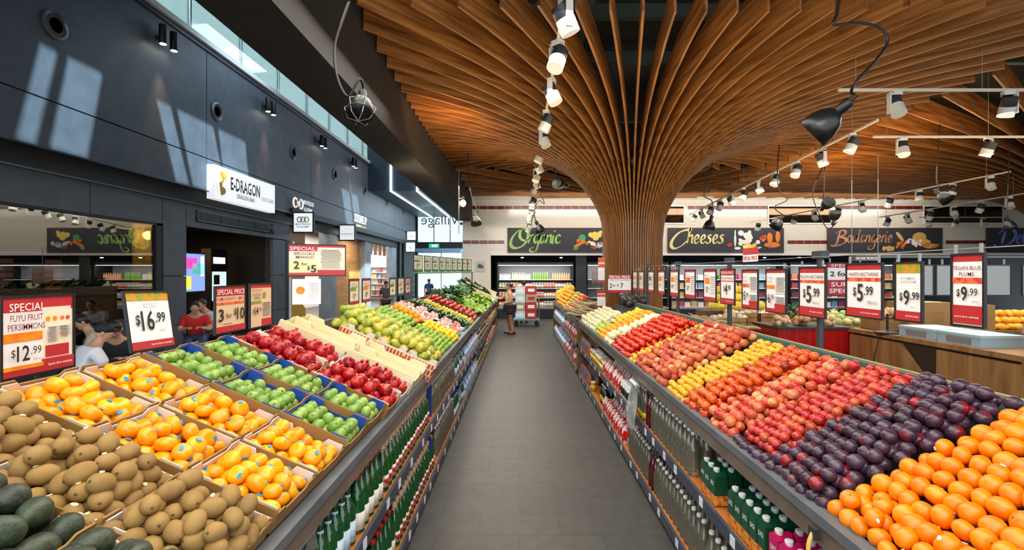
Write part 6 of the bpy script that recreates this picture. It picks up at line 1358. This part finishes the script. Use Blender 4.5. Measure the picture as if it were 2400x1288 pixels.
for i, (x, y, a) in enumerate(((-5.42, 6.15, 0), (-5.62, 7.0, 0), (-6.6, 7.9, 0))):
    st = thing('cafe_stool', 'dark cafe stool under the %s' % ('man in the white t-shirt', 'man in the black t-shirt', 'person in the beige shirt')[i], 'stool', (x, y, 0)); MB().lathe([(.0, .40), (.17, .40), (.17, .44), (0, .44)], 20).build('seat', M_charcoal, st)
    for k in range(4): a = k * PI / 2 + .4; MB().tube([(.1 * math.cos(a), .1 * math.sin(a), .40), (.18 * math.cos(a), .18 * math.sin(a), 0)], .012, 8).build('leg', M_dgrey, st)
person('person in a bright red shirt sitting near the cafe door', (-6.45, 9.95, .14), .5, SIT, SKIN2, mat('red_shirt', 'c81e18', .7), (mat('blue_jeans', '2a3a5a', .7), 2), M_black, 'short', None, False, 0, .2)
person('person in a white shirt sitting behind the one in the red shirt', (-6.75, 10.9, .14), -.2, SIT, SKIN2, mat('white_shirt', 'dedede', .7), (M_charcoal, 2), M_black, 'short')
person('person in a grey top and black hat walking past the bright shop', (-5.3, 19.8, .0), .3, STAND, SKIN, mat('grey_top', '4a4848', .7), (M_charcoal, 2), M_black, 'short', NAVY)
person('person in a bright blue shirt and dark cap before the mall end doors', (-5.0, 27.5, 0), .1, STAND, SKIN, mat('blue_shirt', '2a62b0', .7), (M_charcoal, 2), M_black, 'short', NAVY)
person('worker with black hair behind the stacked cartons on the trolley', (.16, 19.6, .02), PI, STAND, SKIN2, M_charcoal, (M_charcoal, 2), M_black, 'short')

# ---------------------------------------------------------------- trolley with cartons
t = thing('flat_trolley', 'teal flat trolley loaded with cartons before the chilled cabinet', 'trolley', (.25, 18.5, 0))
MB().box(-.48, -.32, .24, .48, .32, .28).build('platform', mat('teal_plastic', '5aa0a8', .45), t)
for sx_ in (-.38, .38):
    for sy_ in (-.25, .25): MB().lathe([(.075, -.02), (.08, -.015), (.08, .015), (.075, .02)], 16, Matrix.Translation((sx_, sy_, .09)) @ Matrix.Rotation(PI / 2, 4, 'X')).box(sx_ - .02, sy_ - .03, .12, sx_ + .02, sy_ + .03, .24).build('wheel', M_black, t, 1)
MB().tube([(.46, -.28, .28), (.46, -.28, 1.0), (.46, .28, 1.0), (.46, .28, .28)], .015, 8).tube([(.46, -.28, .6), (.46, .28, .6)], .01, 6).build('handle', M_steel, t, 1)
C_rd = mat('red_carton', 'b3202a', .5); C_bl = mat('pale_blue_carton', '9cc2d8', .5, noise=('d8e4ea', 6)); C_kr = mat('kraft_carton', 'a89878', .7)
def stackbox(x, y, z, w, d, h, m, label, band=None):
    r = thing('carton', label, 'carton', (x, y, z)); MB().box(-w / 2, -d / 2, 0, w / 2, d / 2, h).build('box', m, r); MB().box(-w / 2, -.03, h, w / 2, .03, h + .002).build('tape', M_cream2, r)
    MB().box(-w * .3, -d / 2 - .003, h * .3, w * .3, -d / 2, h * .7).build('printed_patch', band or M_white, r)
cc = [('red', C_rd, M_white), ('red', C_rd, M_white), ('kraft brown', C_kr, C_rd), ('red', C_rd, M_white)]
for k, (nm, m, bd) in enumerate(cc): stackbox(.42, 18.42, .29 + k * .30, .4, .4, .29, m, '%s carton in the taller stack on the trolley, %s from the bottom' % (nm, ORD[k]), bd)
for k, (nm, m) in enumerate((('pale blue', C_bl), ('kraft brown', C_kr), ('pale blue', C_bl), ('pale blue', C_bl))): stackbox(.02, 18.5, .29 + k * .29, .36, .4, .28, m, '%s carton in the left stack on the trolley, %s from the bottom' % (nm, ORD[k]), None)

# ---------------------------------------------------------------- islands and counters to the right
c = thing('checkout_counter', 'long oak counter with a slanted front panel at the right behind the plums', 'counter', (6.05, 7.6, 0))
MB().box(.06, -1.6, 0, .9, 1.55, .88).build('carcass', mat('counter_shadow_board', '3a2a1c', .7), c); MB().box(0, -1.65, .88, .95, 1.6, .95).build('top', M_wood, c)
def yz(poly, x0, x1): return MB().add([(x0, y, z) for y, z in poly] + [(x1, y, z) for y, z in poly], [tuple(range(len(poly))), tuple(range(2 * len(poly) - 1, len(poly) - 1, -1))] + [(i, i + len(poly), (i + 1) % len(poly) + len(poly), (i + 1) % len(poly)) for i in range(len(poly))])
yz([(1.55, 0), (1.55, .84), (.35, .84), (-.55, 0)], .0, .05).build('slanted_panel', M_wood, c); yz([(-1.6, 0), (-1.6, .84), (-.35, .84), (-.35, .45), (-1.1, .45), (-1.1, 0)], .0, .05).build('door_panel', M_wood, c)
MB().box(.02, -1.1, .0, .06, -.4, .44).build('grey_bin', M_grey, c); MB().box(-.02, -1.72, 0, .95, -1.6, .95).build('end_post', M_wood, c)
for i, (y, w) in enumerate(((7.75, 'farther'), (7.0, 'nearer'))):
    r = thing('foam_box', 'pale blue foam box lying on the oak counter, %s one' % w, 'box', (6.45, y, .951)); MB().box(-.3, -.34, 0, .3, .34, .13).build('box', mat('pale_blue_foam', 'a9c8d8', .6), r); MB().box(-.31, -.35, .13, .31, .35, .165).build('lid', mat('pale_blue_lid', 'bcd8e4', .6), r); MB().box(-.304, -.2, .02, -.3, .2, .11).build('end_label', M_grey, r)
for i in range(6):
    r = thing('egg_carton_stack', 'stack of grey egg trays at the right end of the oak counter, %s' % ORD[i], 'egg trays', (6.55 + (i % 2) * .36, 6.15 - (i // 2) * .0 + (i // 2) * .02, .951 + (i // 2) * .12)); m = MB()
    for k in range(3): m.box(-.16, -.16, k * .04, .16, .16, k * .04 + .03)
    m.build('trays', mat('egg_tray_pulp', 'b8aa9c', .8), r)
    e = MB()
    if i > 3:
        for a in range(5):
            for b2 in range(5): e.ell((-.13 + a * .065, -.13 + b2 * .065, .125), (.02, .02, .026), 8, 6)
        e.build('eggs', mat('egg_shell', 'd8b898', .5), r, 2)
for i, (x, y, w, h) in enumerate(((7.0, 8.75, .75, .5), (7.75, 8.7, .6, .46), (6.5, 8.9, .5, .2))):
    stackbox(x, y, .951, w, .5, h, mat('tall_kraft_carton', 'a07848', .7, noise=('94703f', 4)), 'brown carton standing behind the oak counter, %s one' % ('widest', 'right', 'lowest')[i], M_card)
tag(MB().box(6.2, 8.45, 0, 8.08, 9.2, .95).build('oak_side_counter', M_wood), 'oak side counter at the far end of the long oak counter', 'counter')
s = thing('sign_stand', 'black round stand with a short pole and cable on the oak counter', 'stand', (6.15, 8.35, .951)); MB().lathe([(.2, 0), (.2, .02), (.05, .05), (.02, .06)], 24).build('foot', M_black, s, 1); MB().tube([(0, 0, .05), (0, 0, .32)], .018, 8).build('pole', M_black, s); MB().tube(smooth_pts([(-.1, 0, .02), (-.17, 0, -.2), (-.16, .1, -.5), (-.2, .1, -.9)], 5), .006, 5).build('cable', M_black, s)
r = thing('red_bin', 'large red plastic draped bin behind the yellow nectarine sign', 'bin', (5.45, 9.7, 0))
n = 24; vs = [(-.68 + 1.36 * k / (n - 1), -.5 + .008 * math.sin(k * 1.7) * (1 - z) + .003 * math.sin(k * 3.1), z * .94) for z in (0, .5, 1) for k in range(n)]
MB().box(-.66, -.47, 0, .66, .5, .92).add(vs, [(j * n + k, j * n + k + 1, (j + 1) * n + k + 1, (j + 1) * n + k) for j in range(2) for k in range(n - 1)]).build('drape', mat('red_plastic', 'b8100c', .3, noise=('a00c0a', 3)), r)
MB().box(-.7, -.53, .92, .7, .52, .96).build('rim', M_dgrey, r)
M_net = [mat('nut_net', 'b07a4c', .6, noise=('e0c09a', 24)), mat('potato_net', 'a86038', .6, noise=('d8a878', 20))]
nb = []
for i in range(2): nb.append(Proto(tag(lumpy(16, .15, .12, .1, .055, 20 + i).build('net_bag', M_net[i], None, 2), None, 'bag')))
for i, (x, y, z) in enumerate(((4.95, 9.45, .97), (5.35, 9.5, .97), (5.75, 9.45, .97), (5.55, 9.7, 1.08), (6.5, 8.75, 1.16), (6.9, 9.6, .97))): nb[i % 2].put((x, y, z), (0, 0, i), 'net bag of brown produce by the red bin, %s from the left' % ORD[i if i != 3 else 3])
# wooden crates and produce on the island beyond
tag(MB().box(2.25, 7.0, 0, 3.5, 9.3, 1.02).build('oak_island', M_wood), 'oak island behind the peaches, pale roots heaped on it', 'island')
tag(MB().box(3.9, 9.75, 0, 4.72, 10.5, .78).build('oak_island', M_wood), 'oak island left of the red bin, carrying the wooden crates', 'island')
tag(MB().box(3.8, 10.6, 0, 7.6, 13.4, .8).build('oak_island', M_wood2), 'wide dark island under the pineapples and bananas', 'island')
def crate(x, y, z, w, d, h, label):
    r = thing('wooden_crate', label, 'crate', (x, y, z)); MB().box(-w / 2, -d / 2, 0, w / 2, d / 2, .015).build('base', M_wood2, r)
    m = MB()
    for k in range(3): q = h * k / 3 + .01; m.box(-w / 2, -d / 2, q, w / 2, -d / 2 + .015, q + h / 3 - .012).box(-w / 2, d / 2 - .015, q, w / 2, d / 2, q + h / 3 - .012).box(-w / 2, -d / 2, q, -w / 2 + .015, d / 2, q + h / 3 - .012).box(w / 2 - .015, -d / 2, q, w / 2, d / 2, q + h / 3 - .012)
    m.build('slats', M_wood, r)
for i in range(3): crate(4.18 + i * .62, 10.05 if i == 0 else 10.9, .781 if i == 0 else .801, .58, .5, .3, 'wooden crate of bagged roots by the oak island, %s from the left' % ORD[i])
M_root = mat('pale_root', 'cdb48c', .7, noise=('a88a60', 12)); rp = []
for i in range(3): rp.append(Proto(tag(MB().tube([(math.sin(k + i) * .01, -.18 + .36 * k / 6, math.cos(k * 1.3) * .01) for k in range(7)], [.006, .014, .02, .023, .024, .022, .012], 9).build('pale_root', M_root, None, 2), None, 'root vegetable')))
for i in range(90): rp[i % 3].put((2.75 + R.uniform(-.4, .5), 8.1 + R.uniform(-1.0, 1.1), 1.045 + R.uniform(0, .17)), (R.uniform(-.3, .3), R.uniform(-.3, .3), R.uniform(-1.9, -.9)), 'pale root lying in the heap on the oak island behind the peaches', 'pale roots on the oak island')
for i in range(34):
    M = slope_M(1, .02 + (i % 6) * .08, 9.7 + R.uniform(0, 1.0), .03 + R.uniform(0, .16)); rp[i % 3].put(M.translation, (R.uniform(-.3, .3), -.4, 1.2 + R.uniform(-.5, .5)), 'pale root at the near end of the stand beyond the timber column', 'pale roots beyond the column')
fb = [Proto(tag(lumpy(14, .14, .1, .06, .05, 40 + i).build('root_bag', (mat('white_root_bag', 'd8ccb0', .35, noise=('f0eadc', 14)), mat('straw_root_bag', 'c0a070', .4, noise=('e0cca4', 16)))[i], None, 2), None, 'bag')) for i in range(2)]
for i in range(9): fb[i % 2].put((3.98 + (i % 3) * .2 + (i // 3) * .62, (10.0 if i < 3 else 10.9), 1.0 + .05 * (i % 2)), (0, 0, i * 1.3), 'clear bag of pale roots heaped in the wooden crates, %s from the left' % ORD[i])
d = lumpy(30, .2, .16, .16, .06, 9).build('dark_wrapped_bundle', mat('dark_film', '2a2626', .25, noise=('5a5250', 18)), None, 2); d.location = (2.0, 8.7, 1.36); tag(d, 'dark film wrapped bundle on the near stand beside the timber column', 'bundle')
def banana_hand(seed):
    m = MB(); rr = random.Random(seed)
    for k in range(6):
        a = -.5 + k * .2; m.tube([(.02 * k - .05, 0, .16), (math.sin(a) * .05 + .02 * k - .05, .05, .12), (math.sin(a) * .09 + .02 * k - .05, .075, .05), (math.sin(a) * .1 + .02 * k - .05, .06, -.03)], [.007, .018, .019, .007], 8)
    return m
bn = [Proto(tag(banana_hand(i).build('banana_hand', mat('banana_skin', 'e4c020', .4, noise=('f0d84a', 8)), None, 2), None, 'bananas')) for i in range(2)]
k = 0
for z in range(3):
    for i in range(7 - z): bn[i % 2].put((4.25 + i * .17 + z * .09, 11.0 + z * .12, 1.18 + z * .16), (0, 0, PI + R.uniform(-.3, .3)), 'hand of yellow bananas stacked on the wide dark island', 'bananas on the wide island')
tag(MB().box(4.05, 11.05, .8, 5.5, 11.5, 1.12).build('banana_step', M_wood2), 'dark wooden step under the stacked bananas', 'step')
for i in range(20): bn[i % 2].put((1.2 + (i % 4) * .12, 15.2 + (i // 4 % 3) * .3 + (i // 12) * .12, 1.07 + .45 * ((i % 4) * .12 + .05) + .05 + (i // 12) * .13), (0, 0, PI + R.uniform(-.6, .6)), 'hand of yellow bananas at the far end of the stand beyond the column', 'bananas beyond the column')
pp = []
for i in range(2):
    o = body(.065, .1, .1, .05, 16, 12, .02, -.05, 0, 0, i).build('pineapple', mat('pineapple_rind', 'a8822c', .6, noise=('5c6a24', 18)), None, 2); tag(o, None, 'pineapple'); leafhead(26, .16, .02, .7, i + 50).build('leaf_crown', mat('pineapple_leaf', '2e5a34', .5, noise=('5a8a60', 12)), o, 2).location.z = .09; pp.append(Proto(o))
for i in range(12): pp[i % 2].put((5.45 + (i % 6) * .2, 10.9 + (i // 6) * .28, .905 + (i // 6) * .12), (0, 0, i), 'pineapple with a dark leaf crown on the wide dark island', 'pineapples on the wide island')
tag(MB().box(5.3, 11.05, .8, 6.7, 11.35, .91).build('low_step', M_wood2), 'low dark step under the rear pineapples', 'step')
ml = [Proto(tag(body(.09, .085, .05, .05, 16, 12, .02, 0, 0, 0, i).build('melon', m, None, 2), None, 'melon')) for i, m in enumerate((mat('pale_melon', 'd8d090', .5, noise=('b8b868', 8)), mat('green_melon', '7a9a48', .5, noise=('c8c890', 10))))]
for i in range(14): ml[i % 2].put((6.75 + (i % 5) * .2, 10.9 + (i // 5) * .22, .89 + (i // 5) * .07), (0, 0, i), 'round melon on the wide dark island right of the pineapples', 'melons on the wide island')
tag(MB().box(8.1, 8.9, 0, 10.5, 10.4, .92).build('oak_island', M_wood2), 'dark island at the right edge under the orange papayas', 'island')
pa_ = [Proto(tag(body(.06, .1, 0, 0, 14, 10, .03, -.15, 0, 0, i).build('papaya', mat('papaya_skin', 'ef9410', .4, noise=('f6bc2c', 6)), None, 2), None, 'papaya')) for i in range(2)]
for i in range(60): j = i // 20; pa_[i % 2].put((8.15 + (i % 10) * .16 + j * .05, 9.1 + (i % 20) // 10 * .2 + j * .14, .975 + j * .11), (PI / 2 + R.uniform(-.3, .3), 0, R.uniform(-1, 1)), 'orange papaya in the heap on the dark island at the right edge', 'papayas on the right island')
ch = [Proto(leafhead(24, .16, .05, 1.5, 80 + i).build('leafy_green', M_let[i + 1], None, 2)) for i in range(2)]
for p_ in ch: tag(p_.o, None, 'leafy vegetable')
for i in range(16): ch[i % 2].put((6.9 + (i % 8) * .42, 12.6 + (i // 8) * .35, .82 + .08 * (i // 8)), (R.uniform(-.3, .3), 0, i), 'leafy green bunch at the back of the islands before the cabinets', 'leafy greens at the back of the islands')
print('COUNTS', COUNT, len(COL.objects))
